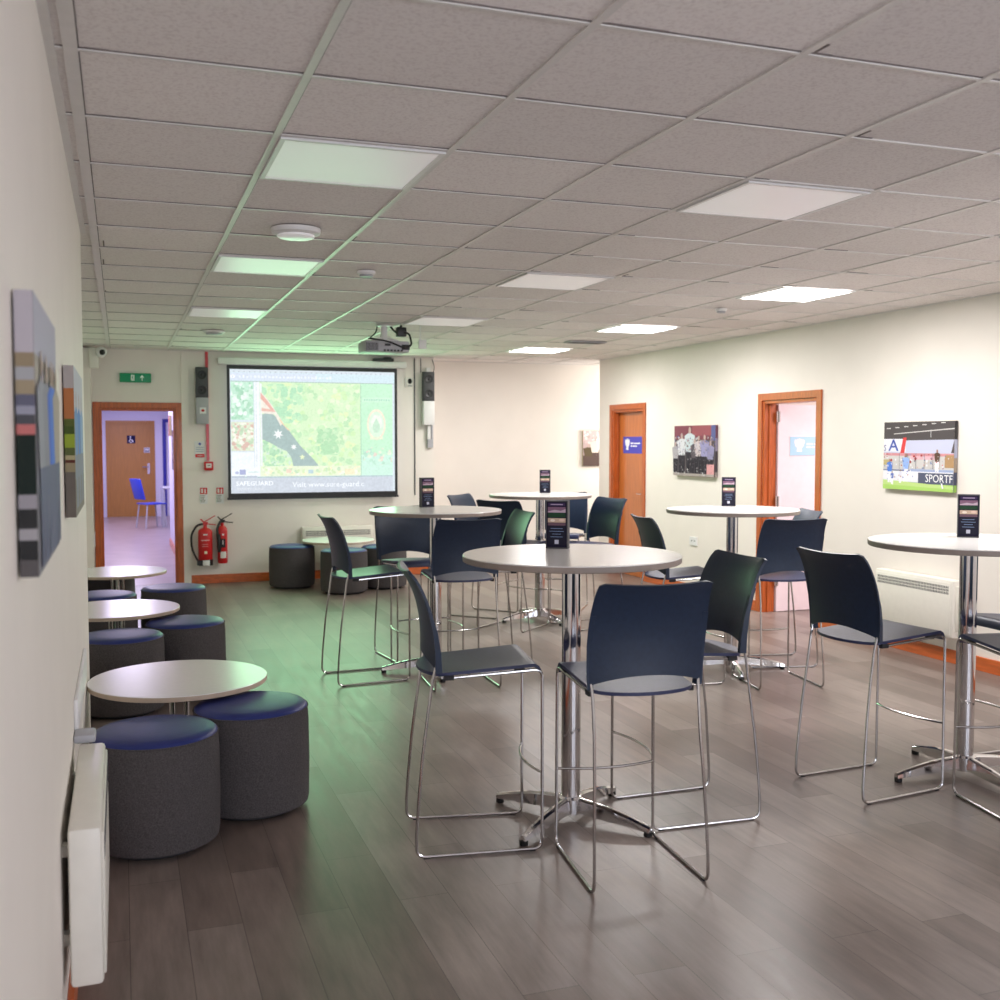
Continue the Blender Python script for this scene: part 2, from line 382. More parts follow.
# back-left door opening
mb = MB()
w = .065
mb.box(DLx0-w, DLx0+.002, YB-.02, YB, 0, DLz+w); mb.box(DLx1-.002, DLx1+w, YB-.02, YB, 0, DLz+w); mb.box(DLx0, DLx1, YB-.02, YB, DLz, DLz+w)
mb.box(DLx0, DLx0+.028, YB, YB+.12, 0, DLz); mb.box(DLx1-.028, DLx1, YB, YB+.12, 0, DLz); mb.box(DLx0+.028, DLx1-.028, YB, YB+.12, DLz-.028, DLz)
mb.build('trim_3', M['wood'], smooth=0, bevel=.003)['kind'] = 'structure'

# ---- corridor behind the back-left door
CF, CY = 12.68, 24.2
wallbox('wall_corridor_left', -.62, -.50, CF, CY, 0, 2.45, m='corr_wall')
wallbox('wall_corridor_right', .72, .80, CF, 17.6, 0, 2.45, m='corr_wall')
wallbox('wall_corridor_right_far', 1.55, 1.63, 17.6, CY, 0, 2.45, m='corr_wall')
wallbox('wall_corridor_step', .80, 1.63, 17.52, 17.6, 0, 2.45, m='corr_wall')
wall_holes('wall_corridor_end', 'x', -.62, 1.63, CY, CY+.1, 0, 2.45, [(-.26, .67, 0, 2.03)], m='corr_wall')
mb = MB(); mb.box(-.62, 1.63, CF-.12, CY+.1, -.052, -.001); 
mb = MB(); mb.box(-.62, 1.63, YB+.06, CY+.1, -.05, 0.001); struct(mb.build('floor_corridor', M['corr_floor'], smooth=0))
mb = MB(); mb.box(-.62, 1.63, CF, CY+.1, 2.45, 2.50); struct(mb.build('ceiling_corridor', M['corr_wall'], smooth=0))
board('baseboard_corridor', .70, .72, CF, 17.5, 0, .10)
mb = MB(); mb.box(-.24, .65, CY+.02, CY+.06, .005, 2.01); dd = struct(mb.build('door_3', M['doorfar'], smooth=0))
mb = MB(); mb.box(-.29, -.24, CY-.02, CY+.08, 0, 2.06); mb.box(.65, .70, CY-.02, CY+.08, 0, 2.06); mb.box(-.24, .65, CY-.02, CY+.08, 2.01, 2.06); mb.build('door_frame', M['doorfar'], dd, smooth=0)
mb = MB(); mb.box(.54, .59, CY, CY+.02, .92, 1.15); mb.tube([(.565, CY+.01, 1.07), (.565, CY-.05, 1.07), (.44, CY-.05, 1.07)], .014); mb.build('door_handle', M['chrome'], dd)
mb = MB(); mb.box(.86, .93, CY-.03, CY, 0, 2.10); mb.box(1.45, 1.52, CY-.03, CY, 0, 2.10); mb.box(.93, 1.45, CY-.03, CY, 2.03, 2.10)
mb.build('trim_4', mat('blue_frame_paint', srgb(40, 40, 150), .4, noise=.03), smooth=0)['kind'] = 'structure'
# dark open leaf on the corridor's left
mb = MB(); mb.box(-.27, -.23, CF+.01, CF+.80, .006, 1.95); struct(mb.build('door_4', M['wood'], smooth=0))

# ------------------------------------------------------------------ bar stool
def side_loop(s):
    mb = MB()
    rear = [(-.164, .209*s, .77), (-.171, .208*s, .745), (-.184, .205*s, .69), (-.202, .205*s, .56), (-.226, .211*s, .38), (-.242, .217*s, .20), (-.250, .219*s, .09), (-.250, .220*s, .007)]
    pts = rear+[(.25, .2075*s, .007), (.25, .204*s, .724), (-.12, .196*s, .700)]
    k = len(rear)-1
    P = fillet(pts, {k: .04, k+1: .035, k+2: .035})
    mb.tube(P, .0062, 8)
    return mb
def backrest_mb():
    mb = MB(); nu, nv = 18, 14; V = {}
    prof = [(.0, -.172), (.18, -.173), (.40, -.181), (.6, -.198), (.75, -.218), (.86, -.238), (.94, -.256), (1.0, -.275)]
    def px(v):
        for (a, xa), (b, xb) in zip(prof, prof[1:]):
            if v <= b: return xa+(xb-xa)*(v-a)/(b-a)
        return prof[-1][1]
    def zz(u, v):
        zb = .737+.038*(1-u*u)**.9 if abs(u) < 1 else .737
        zt = 1.112+.010*u*u-(.009*max(0, (abs(u)-.90)/.10)**2)
        return zb+(zt-zb)*v
    def pos(u, v, off):
        uu = max(-1, min(1, u)); extra = abs(u)-1 if abs(u) > 1 else 0
        W = .222+.010*math.sin(min(v, 1)*PI*.8)-.012*v*v
        x = px(v)-.036*(1-uu*uu)*(1-.35*v)
        y = uu*W
        # normal roughly +x bending with curvature
        nx = 1; ny = -.38*uu
        l = math.hypot(nx, ny); nx /= l; ny /= l
        slope = (px(min(1, v+.05))-px(max(0, v-.05)))/(.36*.1)
        nz = -slope*.0-0.0
        return (x+off*nx+extra, y+off*ny, zz(uu, v)+ (off*(-slope)*.6))
    us = [-1.0+2*i/nu for i in range(nu+1)]; vs = [j/nv for j in range(nv+1)]
    T = .011
    vsq = []
    def grid(off, flip):
        o = len(mb.v)
        vv = [pos(u, v, off) for v in vs for u in us]
        f = []
        for j in range(nv):
            for i in range(nu):
                q = (j*(nu+1)+i, j*(nu+1)+i+1, (j+1)*(nu+1)+i+1, (j+1)*(nu+1)+i)
                f.append(q[::-1] if flip else q)
        mb.add(vv, f); return o
    a = grid(0, True); b = grid(T, False)
    n1 = nu+1; rim = [i for i in range(n1)]+[j*n1+nu for j in range(1, nv+1)]+[nv*n1+i for i in range(nu-1, -1, -1)]+[j*n1 for j in range(nv-1, 0, -1)]
    for i in range(len(rim)):
        p, q = rim[i], rim[(i+1) % len(rim)]
        mb.f.append([a+p, a+q, b+q, b+p]); mb.m.append(0); mb.c.append((1, 1, 1, 1))
    return mb
def backside_mb(s):      # folded side flange that takes the rod
    mb = MB(); n = 14
    prof = [(.0, -.172), (.18, -.173), (.40, -.181), (.6, -.198), (.72, -.213)]
    sec = []
    for v, x in prof:
        z = .737+.365*v; W = .222+.010*math.sin(v*PI*.8)-.012*v*v; d = .020*(1-v/.74)**.7+.005
        if v == 0: z = .724
        sec.append([(x-.002, s*(W+.001), z), (x+d, s*(W-.006), z), (x+d, s*(W-.026), z), (x-.002, s*(W-.022), z)])
    vs = [p for q in sec for p in q]; fs = []
    for i in range(len(sec)-1):
        for k in range(4): fs.append((i*4+k, i*4+(k+1) % 4, (i+1)*4+(k+1) % 4, (i+1)*4+k))
    fs += [(0, 1, 2, 3), tuple(len(vs)-4+k for k in (3, 2, 1, 0))]
    mb.add(vs, fs); return mb
def seat_mb():
    mb = MB(); nu, nx = 14, 22
    def pos(t, u, off):
        hw = .196+.010*t-(.05*max(0, (.12-t)/.12)**2)
        xr = -.192-.034*(1-u*u)
        x = xr+(.262-xr)*t
        z = .718+.029*min(1, t*1.1)-.008*(1-u*u)*math.sin(PI*min(1, t*1.05))
        if t > .90:
            k = (t-.90)/.10; z -= .034*k*k; x -= .012*k*k
        return (x, u*hw, z-off)
    T = .013; o = []
    for off, fl in ((0, False), (T, True)):
        o.append(len(mb.v))
        vv = [pos(i/nx, -1+2*j/nu, off) for i in range(nx+1) for j in range(nu+1)]
        f = []
        for i in range(nx):
            for j in range(nu):
                q = (i*(nu+1)+j, (i+1)*(nu+1)+j, (i+1)*(nu+1)+j+1, i*(nu+1)+j+1); f.append(q[::-1] if fl else q)
        mb.add(vv, f)
    n1 = nu+1; rim = [j for j in range(n1)]+[i*n1+nu for i in range(1, nx+1)]+[nx*n1+j for j in range(nu-1, -1, -1)]+[i*n1 for i in range(nx-1, 0, -1)]
    for i in range(len(rim)):
        p, q = rim[i], rim[(i+1) % len(rim)]; mb.f.append([o[0]+p, o[0]+q, o[1]+q, o[1]+p]); mb.m.append(0); mb.c.append((1, 1, 1, 1))
    return mb
def make_stool():
    t = empty('bar_stool', (0, 0, 0)); tag(t, '', 'bar stool')
    seat_mb().build('seat', M['navy_seat'], t, smooth=40)
    b = backrest_mb().build('backrest', M['navy'], t, smooth=40)
    for s in (-1, 1): backside_mb(s).build('backrest_flange', M['navy'], b, smooth=40)
    for s in (-1, 1): side_loop(s).build('leg', M['steel'], t)
    mb = MB(); mb.tube([(.250-.040*(1-(k/8)**2), .206*k/8, .312) for k in range(-8, 9)], .0055, 8); mb.build('footrest', M['steel'], t)
    for x in (-.12, .16):
        mb = MB(); zr = .703 if x < 0 else .722; mb.tube([(x, -.197, zr), (x, .197, zr)], .005, 6)
        for y in (-.197, .197): mb.box(x-.02, x+.02, y-.009, y+.009, zr-.010, zr+.008)
        mb.build('seat_rail', M['blackm'], t)
    for x, y in ((-.21, .2185), (.21, .209)):
        for s in (-1, 1): mb = MB(); mb.box(x-.012, x+.012, y*s-.005, y*s+.005, .0, .006); mb.build('glide', M['blackm'], t)
    return t
GRP = 'navy bar stools around the high tables'
stools = [
 (1.336, 4.11, 350.5, 'navy bar stool seen in profile, left of nearest chrome-legged high table, facing right'),
 (1.804, 3.626, 84.6, 'closest navy bar stool in front of the nearest high table, its back to the camera'),
 (2.311, 4.098, 178.6, 'navy bar stool right of the nearest high table, partly behind closest stool'),
 (3.312, 4.11, 5.8, 'navy bar stool left of the high table that the right edge cuts off'),
 (1.561, 7.16, 3.7, 'bar stool with green-tinted seat, left of the high table in front of projection screen'),
 (2.12, 6.80, 87.1, 'dark navy bar stool with back to camera in front of high table nearest the screen'),
 (2.06, 7.78, 275, 'glossy blue bar stool behind the high table nearest the screen, facing the camera'),
 (2.475, 7.21, 178, 'dark green-blue stool turned left on right side of the table nearest the screen'),
 (3.85, 8.56, 192, 'bright blue stool right of the farthest high table, in front of closed orange door'),
 (3.218, 8.707, 38.8, 'dark stool with wide back to camera at front left of the farthest high table'),
 (4.00, 9.50, 238, 'deep blue stool behind the farthest high table, its back half seen past its pole'),
 (3.188, 9.433, 313, 'pale blue stool at far left of the farthest high table, below the cream back wall'),
 (3.56, 6.40, 352, 'dark bar stool left of high table by the group photograph, facing right'),
 (4.145, 6.11, 80.7, 'navy bar stool with back to camera in front of the open doorway on right'),
 (4.50, 6.67, 165.3, 'light blue bar stool mostly hidden behind another stool beside the open doorway'),
 (3.75, 3.58, 81.2, 'bar stool cropped by right edge, only seat corner and front rods visible, nearest the camera'),
 (4.267, 4.089, 178.1, 'bar stool cropped by right edge, navy seat showing behind the pole of right table'),
]
st0 = make_stool()
for i, (x, y, a, lab) in enumerate(stools):
    if i == 0: st0.location = (x, y, 0); st0.rotation_euler.z = R(a); st0['label'] = lab; st0['group'] = GRP; first = st0
    else: dup(st0, (x, y, 0), R(a), lab, GRP)

# ------------------------------------------------------------------ high tables
TH = 1.142
def make_table():
    t = empty('high_table', (0, 0, 0)); tag(t, '', 'table')
    mb = MB(); mb.mi = 1; mb.lathe([(.459, TH-.028), (.462, TH-.026), (.463, TH-.004)], 72)
    mb.mi = 0; mb.lathe([(.463, TH-.004), (.461, TH)], 72, cap=False); mb.lathe([(.461, TH), (.0005, TH)], 72, cap=False)
    mb.build('tabletop', [M['top'], M['edge']], t, smooth=40)
    mb = MB(); mb.lathe([(.041, .075), (.041, TH-.034), (.10, TH-.034), (.10, TH-.028)], 36); mb.build('pole', M['chrome'], t)
    mb = MB(); mb.lathe([(.045, .030), (.052, .034), (.052, .095), (.046, .105), (.041, .106)], 36); mb.build('hub', M['chrome'], t)
    for k in range(4):
        a = R(90*k); mb = MB(); T = Matrix.Rotation(a, 4, 'Z')
        sec = []
        for q in range(9):
            u = q/8; x = .045+.335*u; w = .026*(1-u)+.016*u; zt = .100-.058*u-.01*math.sin(PI*u)*-1; zb = .040*(1-u)+.020*u
            sec.append([(x, -w, zb), (x, w, zb), (x, w*.8, zt-.008), (x, w*.3, zt), (x, -w*.3, zt), (x, -w*.8, zt-.008)])
        vs = [p for s_ in sec for p in s_]; fs = []
        for q in range(8):
            for c in range(6): fs.append((q*6+c, q*6+(c+1) % 6, (q+1)*6+(c+1) % 6, (q+1)*6+c))
        fs += [tuple(range(5, -1, -1)), tuple(48+c for c in range(6))]
        mb.add(vs, fs, T)
        lg = mb.build('foot', M['chrome'], t, smooth=35)
        mb = MB(); p = T @ Vector((.368, 0, 0)); mb.lathe([(.016, 0), (.018, .003), (.018, .02), (.012, .026)], 16, (p.x, p.y)); mb.build('glide', M['black'], lg)
    return t
TG = 'white round high tables on chrome pedestals'
tables = [
 (1.795, 4.15, 36, 'nearest white round high table on chrome pole, in the middle of the room'),
 (2.075, 7.20, 81, 'white round high table on chrome pole standing in front of the projection screen'),
 (3.57, 8.97, 8, 'farthest white round high table on chrome pole, near the closed orange door'),
 (4.07, 6.555, 70, 'white round high table between the group photograph and the open doorway'),
 (3.83, 4.06, 86, 'white round high table cut off by the right edge of the picture'),
]
tb = make_table()
for i, (x, y, a, lab) in enumerate(tables):
    if i == 0: tb.location = (x, y, 0); tb.rotation_euler.z = R(a); tb['label'] = lab; tb['group'] = TG
    else: dup(tb, (x, y, 0), R(a), lab, TG)

# menu holders
def menu_art():
    a = Art(.092, .206, 0)
    a.rect(-.5, .5, 0, 1, (.012, .010, .028, 1)); a.rect(-.42, .42, .90, .97, (.05, .03, .09, 1)); a.rect(-.3, .3, .925, .945, (.5, .4, .55, 1))
    a.rect(-.44, .44, .76, .88, (.24, .13, .20, 1)); a.poly([(-.44, .78), (-.1, .82), (.2, .80), (.44, .84), (.44, .76), (-.44, .76)], (.55, .42, .5, 1))
    a.rect(-.44, .44, .66, .75, (.02, .06, .03, 1)); a.rect(-.44, .44, .545, .64, (.62, .45, .33, 1)); a.ell(-.2, .59, .12, .03, (.85, .75, .65, 1)); a.ell(.25, .6, .14, .03, (.8, .6, .5, 1))
    a.rect(-.44, .44, .48, .54, (.16, .09, .12, 1)); a.rect(-.44, .44, .06, .47, (.018, .017, .032, 1))
    for k, w in enumerate((.3, .36, .22, .30)): a.rect(-w, w, .41-.06*k, .42-.06*k, (.25, .35, .55, 1))
    a.rect(-.10, .10, .08, .17, (.6, .6, .7, 1))
    return a
def make_menu():
    t = empty('menu_holder', (0, 0, 0)); tag(t, '', 'menu holder')
    mb = MB()
    mb.box(-.05, .05, -.022, .022, 0, .006)
    mb.box(-.05, -.046, -.022, .022, .006, .214); mb.box(.046, .05, -.022, .022, .006, .214); mb.box(-.046, .046, -.022, .022, .208, .214)
    mb.build('holder', M['dark_grey'], t, smooth=0)
    mb = MB(); mb.box(-.0458, .0458, -.0195, .0195, .0065, .2075); cd = mb.build('card', M['blackm'], t, smooth=0)
    f = menu_art().build('front_print', cd, loc=(0, -.0198, .004)); b = menu_art().build('back_print', cd, loc=(0, .0198, .004), rz=PI)
    return t
mh = make_menu(); MG = 'menu holders standing on the high tables'
menus = [(1.835, 4.40, 10, 'black menu holder standing on the nearest high table'),
 (2.09, 7.48, 52-70, 'black menu holder on the high table in front of projection screen'),
 (3.70, 9.18, -18, 'black menu holder standing on the farthest high table'),
 (4.22, 6.85, -28, 'black menu holder on the high table by the group photograph'),
 (3.97, 4.22, -36, 'black menu holder with purple card on the high table at right edge')]
for i, (x, y, a, lab) in enumerate(menus):
    r = R(a-(20 if i == 0 else 0)) if i == 0 else R(a)
    if i == 0: mh.location = (x, y, TH); mh.rotation_euler.z = R(-36); mh['label'] = lab; mh['group'] = MG
    else: dup(mh, (x, y, TH), {1: R(8), 2: R(-22), 3: R(-34), 4: R(-40)}[i], lab, MG)

# ------------------------------------------------------------------ low tables and pouffes
def make_low():
    t = empty('low_table', (0, 0, 0)); tag(t, '', 'table'); r = .405; H = .512
    mb = MB(); mb.mi = 1; mb.lathe([(r-.005, H-.025), (r-.001, H-.023), (r, H-.003)], 72)
    mb.mi = 0; mb.lathe([(r, H-.003), (r-.002, H)], 72, cap=False); mb.lathe([(r-.002, H), (.0005, H)], 72, cap=False)
    mb.build('tabletop', [M['top'], M['edge2']], t, smooth=40)
    mb = MB(); mb.box(-.09, .09, -.09, .09, H-.032, H-.025); mb.build('fixing_plate', M['steel'], t, smooth=0)
    for k in range(4):
        a = R(45+90*k); P = fillet([(.045, 0, H-.032), (.045, 0, .16), (.13, 0, .012), (.17, 0, .012)], {1: .06, 2: .02})
        mb = MB(); mb.tube(P, .011, 10, Matrix.Rotation(a, 4, 'Z')); mb.build('leg', M['chrome'], t)
    return t
LG = 'low round coffee tables'
lt = make_low()
for i, (x, y, lab) in enumerate([(.240, 5.19, 'nearest low white round table, between two dark pouffes by left wall'),
   (-.045, 7.50, 'middle low white round table, half hidden behind the left wall'),
   (-.045, 9.65, 'far low white round table in front of the open doorway at back left'),
   (2.30, 11.93, 'low white round table below the projection screen, partly behind a bar stool')]):
    if i == 0: lt.location = (x, y, 0); lt['label'] = lab; lt['group'] = LG
    else: dup(lt, (x, y, 0), R(20*i), lab, LG)
def make_pouffe():
    t = empty('pouffe', (0, 0, 0)); tag(t, '', 'pouffe'); r = .25; H = .468
    mb = MB(); mb.lathe([(r-.02, .022), (r-.004, .026), (r, .05), (r+.003, .2), (r+.001, .38), (r-.003, H-.028)], 56); mb.build('side_cover', M['fabric'], t, smooth=50)
    mb = MB(); mb.lathe([(r-.004, H-.028), (r-.006, H-.018), (r-.018, H-.007), (r-.05, H-.001), (r-.12, H+.003), (.001, H+.004)], 56); mb.build('seat_pad', M['blueleather'], t, smooth=60)
    mb = MB(); mb.tube([((r-.003)*math.cos(a), (r-.003)*math.sin(a), H-.024) for a in [2*PI*k/56 for k in range(57)]], .0035, 6); mb.build('piping', M['fabric'], t)
    mb = MB(); mb.lathe([(r-.05, 0), (r-.045, .005), (r-.045, .024)], 32); mb.build('base', M['blackm'], t)
    return t
pf = make_pouffe(); PG = 'round grey pouffes with blue tops'
for i, (x, y, lab) in enumerate([(.110, 4.47, 'nearest grey pouffe with blue top, beside the cream wall heater'),
   (.525, 4.78, 'grey pouffe with green-lit blue top, right of the nearest low table'),
   (-.02, 6.75, 'grey pouffe with blue top directly behind the nearest low table'),
   (.375, 7.15, 'dark pouffe right of the middle low table'),
   (.38, 8.85, 'blue-lit pouffe with creased top, below the fire extinguishers'),
   (-.15, 8.60, 'pouffe with blue top between the middle and far low tables'),
   (-.15, 10.05, 'pouffe behind the far low table, at the foot of the open doorway'),
   (1.78, 11.95, 'dark grey pouffe below left end of the projection screen'),
   (2.24, 11.32, 'grey pouffe seen behind the bar stool with green seat'),
   (2.74, 11.58, 'grey pouffe with blue top at right end of the wall heater under the screen')]):
    if i == 0: pf.location = (x, y, 0); pf['label'] = lab; pf['group'] = PG
    else: dup(pf, (x, y, 0), 0, lab, PG)

# ------------------------------------------------------------------ ceiling fittings
def make_panel(on):
    t = empty('ceiling_light', (0, 0, 0)); tag(t, '', 'ceiling light')
    mb = MB(); a, b = .0, .600; e = .018
    mb.box(a+.013, b-.013, a+.013, a+e+.013, -.004, .004); mb.box(a+.013, b-.013, b-e-.013, b-.013, -.004, .004); mb.box(a+.013, a+e+.013, a+e+.013, b-e-.013, -.004, .004); mb.box(b-e-.013, b-.013, a+e+.013, b-e-.013, -.004, .004)
    mb.build('frame', M['white_plastic'], t, smooth=0)
    mb = MB(); mb.box(a+e+.013, b-e-.013, a+e+.013, b-e-.013, -.0015, .004); mb.build('diffuser', M['lamp_on' if on else 'lamp_off'], t, smooth=0)
    return t
pan = {True: make_panel(True), False: make_panel(False)}; used = set()
for i, j, on, lab in [
  (1, 1, False, 'dim square ceiling light tinted green, nearest on left above the pouffes'),
  (1, 5, False, 'dim greenish ceiling light beyond the round ceiling fitting'),
  (1, 9, False, 'small-looking dim green-tinted ceiling light third along the left row'),
  (4, 1, False, 'dim pale square ceiling light at top centre right'),
  (4, 5, False, 'dim pink-white ceiling light in the middle of the ceiling'),
  (4, 9, False, 'dim ceiling light to the right of the projector'),
  (7, 1, True, 'lit ceiling light just entering at the right edge of picture'),
  (7, 5, True, 'large brightly lit square ceiling light nearest the right wall pictures'),
  (7, 9, True, 'brightly lit ceiling light in the middle of the lit row'),
  (7, 13, True, 'farthest brightly lit ceiling light near the alcove')]:
    loc = (X0+.6*i, Y0+.6*j, HC-.004)
    if on not in used:
        used.add(on); o = pan[on]; o.location = loc; o['label'] = lab
    else: o = dup(pan[on], loc, 0, lab)
    o['group'] = 'square ceiling light panels'
def ceil_round(name, x, y, r, h, m, lab, cat, ring=None):
    t = empty(name, (x, y, HC)); tag(t, lab, cat)
    mb = MB(); mb.lathe([(r*.80, -h), (r*.97, -h*.7), (r, -.004), (r, 0)], 40); mb.build('housing', m, t, smooth=50)
    if ring: mb = MB(); mb.lathe([(r*.68, -h-.012), (r*.74, -h-.008), (r*.74, -h)], 40); mb.build('lens', M[ring], t, smooth=50)
    return t
ceil_round('ceiling_lamp', .81, 5.20, .118, .030, M['white_plastic'], 'round flat white ceiling fitting above the green-lit pouffe', 'lamp', 'lamp_off')
ceil_round('smoke_detector', 1.40, 6.33, .055, .022, M['white_plastic'], 'small white smoke detector on ceiling left of the projector', 'smoke detector', 'grey_plastic')
ceil_round('ceiling_speaker', .83, 10.2, .10, .02, M['white_plastic'], 'round white ceiling speaker with dark ring above the back left doorway', 'ceiling speaker', 'grey_plastic')
ceil_round('smoke_detector', 4.35, 7.2, .045, .02, M['white_plastic'], 'small pale smoke detector on ceiling between the lit panels', 'smoke detector', 'grey_plastic')
mb = MB(); mb.mi = 0; mb.box(-.2, .2, -.09, .09, -.012, 0); mb.mi = 1
for k in range(5): mb.box(-.18, .18, -.07+.03*k, -.055+.03*k, -.014, -.010)
tag(mb.build('ceiling_vent', [M['grey_plastic'], M['dark_grey']], smooth=0, loc=(4.49, 10.05, HC)), 'small dark slotted ceiling vent near the far lit panel', 'ceiling vent')

# ------------------------------------------------------------------ projector
t = empty('projector', (2.19, 9.20, 2.38)); tag(t, 'grey projector hanging from the ceiling in front of the screen', 'projector')
mb = MB(); mb.box(-.20, .19, -.15, .15, .01, .105); mb.build('body', M['grey_plastic'], t, bevel=.012)
mb = MB()
for k in range(9): mb.box(-.19+.012*k, -.185+.012*k, -.1525, -.149, .02, .085)
mb.box(-.03, .02, -.1525, -.149, .06, .08)
for k in range(6): mb.box(-.04+.03*k, -.022+.03*k, -.1525, -.149, .015, .03)
mb.box(.12, .19, -.1525, -.149, .03, .075); mb.build('port', M['black'], t, smooth=0)
mb = MB(); T = Matrix.Translation((.05, .15, .055)) @ Matrix.Rotation(R(-90), 4, 'X'); mb.lathe([(.04, 0), (.04, .03), (.032, .03), (.03, .015)], 24, T=T); mb.build('lens', M['black'], t)
mb = MB(); mb.lathe([(.03, .12), (.03, HC-2.38-.012)], 20); mb.lathe([(.07, HC-2.38-.012), (.07, HC-2.38)], 24); mb.box(-.10, .10, -.08, .08, .105, .12)
for sx in (-1, 1): mb.tube([(0, 0, .15), (sx*.12, -.06, .112)], .008, 6)
mb.build('mount', M['white_plastic'], t)
mb = MB(); mb.tube(fillet([(-.06, .0, .25), (-.08, -.04, .18), (-.16, -.10, .12)], .05), .006, 6)
mb.tube(fillet([(.05, 0, .25), (.10, -.06, .17), (.20, -.10, .19), (.21, -.15, .07), (.15, -.155, .05)], .05), .009, 8)
mb.tube(fillet([(-.15, -.1, .125), (0, -.16, .10), (.15, -.16, .04)], .06), .007, 8)
mb.build('cable', M['black'], t)
mb = MB(); mb.box(-.04, .04, -.04, .04, -.10, -.02); mb.box(-.01, .01, -.01, .01, -.02, 0)
tag(mb.build('ceiling_sensor', M['black'], bevel=.006, loc=(2.33, 9.15, HC)), 'small black sensor box on ceiling beside the projector mount', 'sensor')
mb = MB(); mb.box(-.035, .035, -.02, .0, -.02, .06)
tag(mb.build('wall_box', M['white_plastic'], bevel=.004, loc=(2.52, 9.15, 2.45)), 'white plastic junction box hanging right of the projector', 'junction box'); bpy.data.objects['wall_box'].name = 'junction_box'
mb = MB(); mb.tube([(2.50, 9.14, 2.51), (2.50, 9.14, HC)], .006, 6); o = mb.build('hanger', M['white_plastic']); o.parent = bpy.data.objects['junction_box']; o.matrix_parent_inverse = Matrix.Translation((-2.52, -9.15, -2.45))

# ------------------------------------------------------------------ projection screen
SY = YB-.06
t = empty('projection_screen', (2.14, SY, 2.49)); tag(t, 'large pull-down projection screen showing a flag in front of green trees', 'projection screen')
mb = MB(); mb.box(-1.09, 1.10, -.045, .055, .0, .075); mb.build('housing', M['white_plastic'], t, bevel=.012)
W_, H_ = 1.915, 1.415
mb = MB(); z1 = -.005; z0 = -1.515
mb.box(-.99, -.9575, -.002, .002, z0, z1); mb.box(.9575, .99, -.002, .002, z0, z1); mb.box(-.9575, .9575, -.002, .002, z1-.045, z1); mb.box(-.9575, .9575, -.002, .002, z0, z0+.05)
mb.box(-1.0, 1.0, -.012, .012, z0-.022, z0); mb.build('border', M['black'], t, smooth=0)
a = Art(W_, H_, 0, .00001)
G = lambda r, g, b: srgb(*[c+(238-c)*.42 for c in (r, g, b)])
a.rect(-.5, .5, 0, 1, G(198, 214, 228))
a.rect(-.475, .5, .88, .97, G(190, 222, 236)); a.rect(-.475, .02, .885, .965, G(196, 212, 236))
for k in range(30): a.rect(-.46+.03*k, -.452+.03*k, .972, .982, G(150, 160, 180))
a.ell(-.462, .925, .014, .019, G(250, 250, 255)); a.ell(-.462, .925, .006, .009, G(190, 210, 235))
for k in range(26):
    x = -.425+.021*k; a.rect(x, x+random.uniform(.008, .016), .912, .912+random.uniform(.018, .03), G(228, 238, 248))
a.rect(-.475, .5, .872, .877, G(110, 150, 140))
# main picture: trees
a.rect(-.310, .290, .135, .872, G(196, 238, 172))
greens = [G(178, 232, 158), G(205, 245, 178), G(160, 220, 150), G(222, 250, 190), G(186, 236, 150), G(214, 246, 160)]
a.blobs(-.308, .288, .137, .868, 420, greens, .030)
a.blobs(-.30, -.05, .55, .86, 60, [G(140, 215, 155), G(165, 228, 165)], .035)
a.blobs(-.308, -.13, .18, .42, 90, [G(130, 200, 140), G(190, 225, 195), G(150, 215, 155)], .022)
a.blobs(.02, .16, .30, .52, 70, [G(140, 210, 140), G(170, 225, 160)], .03)
# left strip of small pictures
a.rect(-.475, -.345, .575, .872, G(165, 225, 190)); a.blobs(-.474, -.346, .577, .87, 90, [G(135, 205, 160), G(200, 240, 215), G(230, 248, 238), G(120, 195, 150)], .022)
a.rect(-.475, -.345, .335, .560, G(205, 220, 180)); a.blobs(-.474, -.346, .337, .558, 90, [G(215, 170, 150), G(160, 200, 150), G(240, 240, 220), G(200, 150, 130)], .018)
a.rect(-.475, -.345, .205, .325, G(232, 244, 250)); a.rect(-.475, -.312, .135, .205, G(236, 248, 250))
a.rect(-.340, -.312, .205, .872, G(240, 246, 250)); a.rect(-.333, -.328, .205, .872, G(200, 215, 225))
a.rect(-.430, -.395, .15, .19, G(120, 130, 190)); a.ell(-.445, .165, .012, .012, G(150, 160, 210))
a.rect(-.38, -.32, .165, .175, G(190, 215, 215))
# flag on its pole
FL = srgb(168, 188, 186)
a.poly([(-.297, .62), (-.25, .635), (-.215, .60), (-.15, .51), (-.08, .38), (0, .27), (.06, .17), (-.02, .16), (-.10, .145), (-.115, .20), (-.13, .285), (-.155, .33), (-.20, .36), (-.255, .40), (-.297, .425)], FL)
a.poly([(-.308, .86), (-.297, .86), (-.297, .137), (-.308, .137)], G(228, 235, 235))
a.poly([(-.305, .80), (-.26, .73), (-.215, .64), (-.175, .555), (-.19, .53), (-.225, .62), (-.30, .63)], G(235, 225, 205))
a.poly([(-.305, .79), (-.262, .72), (-.22, .64), (-.235, .64), (-.275, .70), (-.305, .745)], G(225, 140, 120))
a.poly([(-.30, .67), (-.235, .655), (-.225, .64), (-.30, .645)], G(225, 150, 130)); a.poly([(-.20, .60), (-.15, .50), (-.13, .49), (-.19, .56)], G(235, 190, 130))
a.star(-.205, .465, .042, G(245, 250, 250)); a.star(-.115, .365, .026, G(240, 248, 245)); a.star(-.065, .285, .024, G(225, 245, 170), 5)
# street strip at the bottom of the picture
a.rect(-.310, .290, .135, .215, G(222, 240, 190)); a.blobs(-.30, .285, .14, .21, 70, [G(240, 250, 220), G(190, 225, 150), G(250, 235, 180), G(170, 215, 160)], .018)
a.rect(.19, .25, .145, .19, G(240, 225, 170)); a.rect(-.03, .0, .155, .185, G(150, 190, 200)); a.rect(-.16, -.13, .16, .19, G(235, 200, 170))
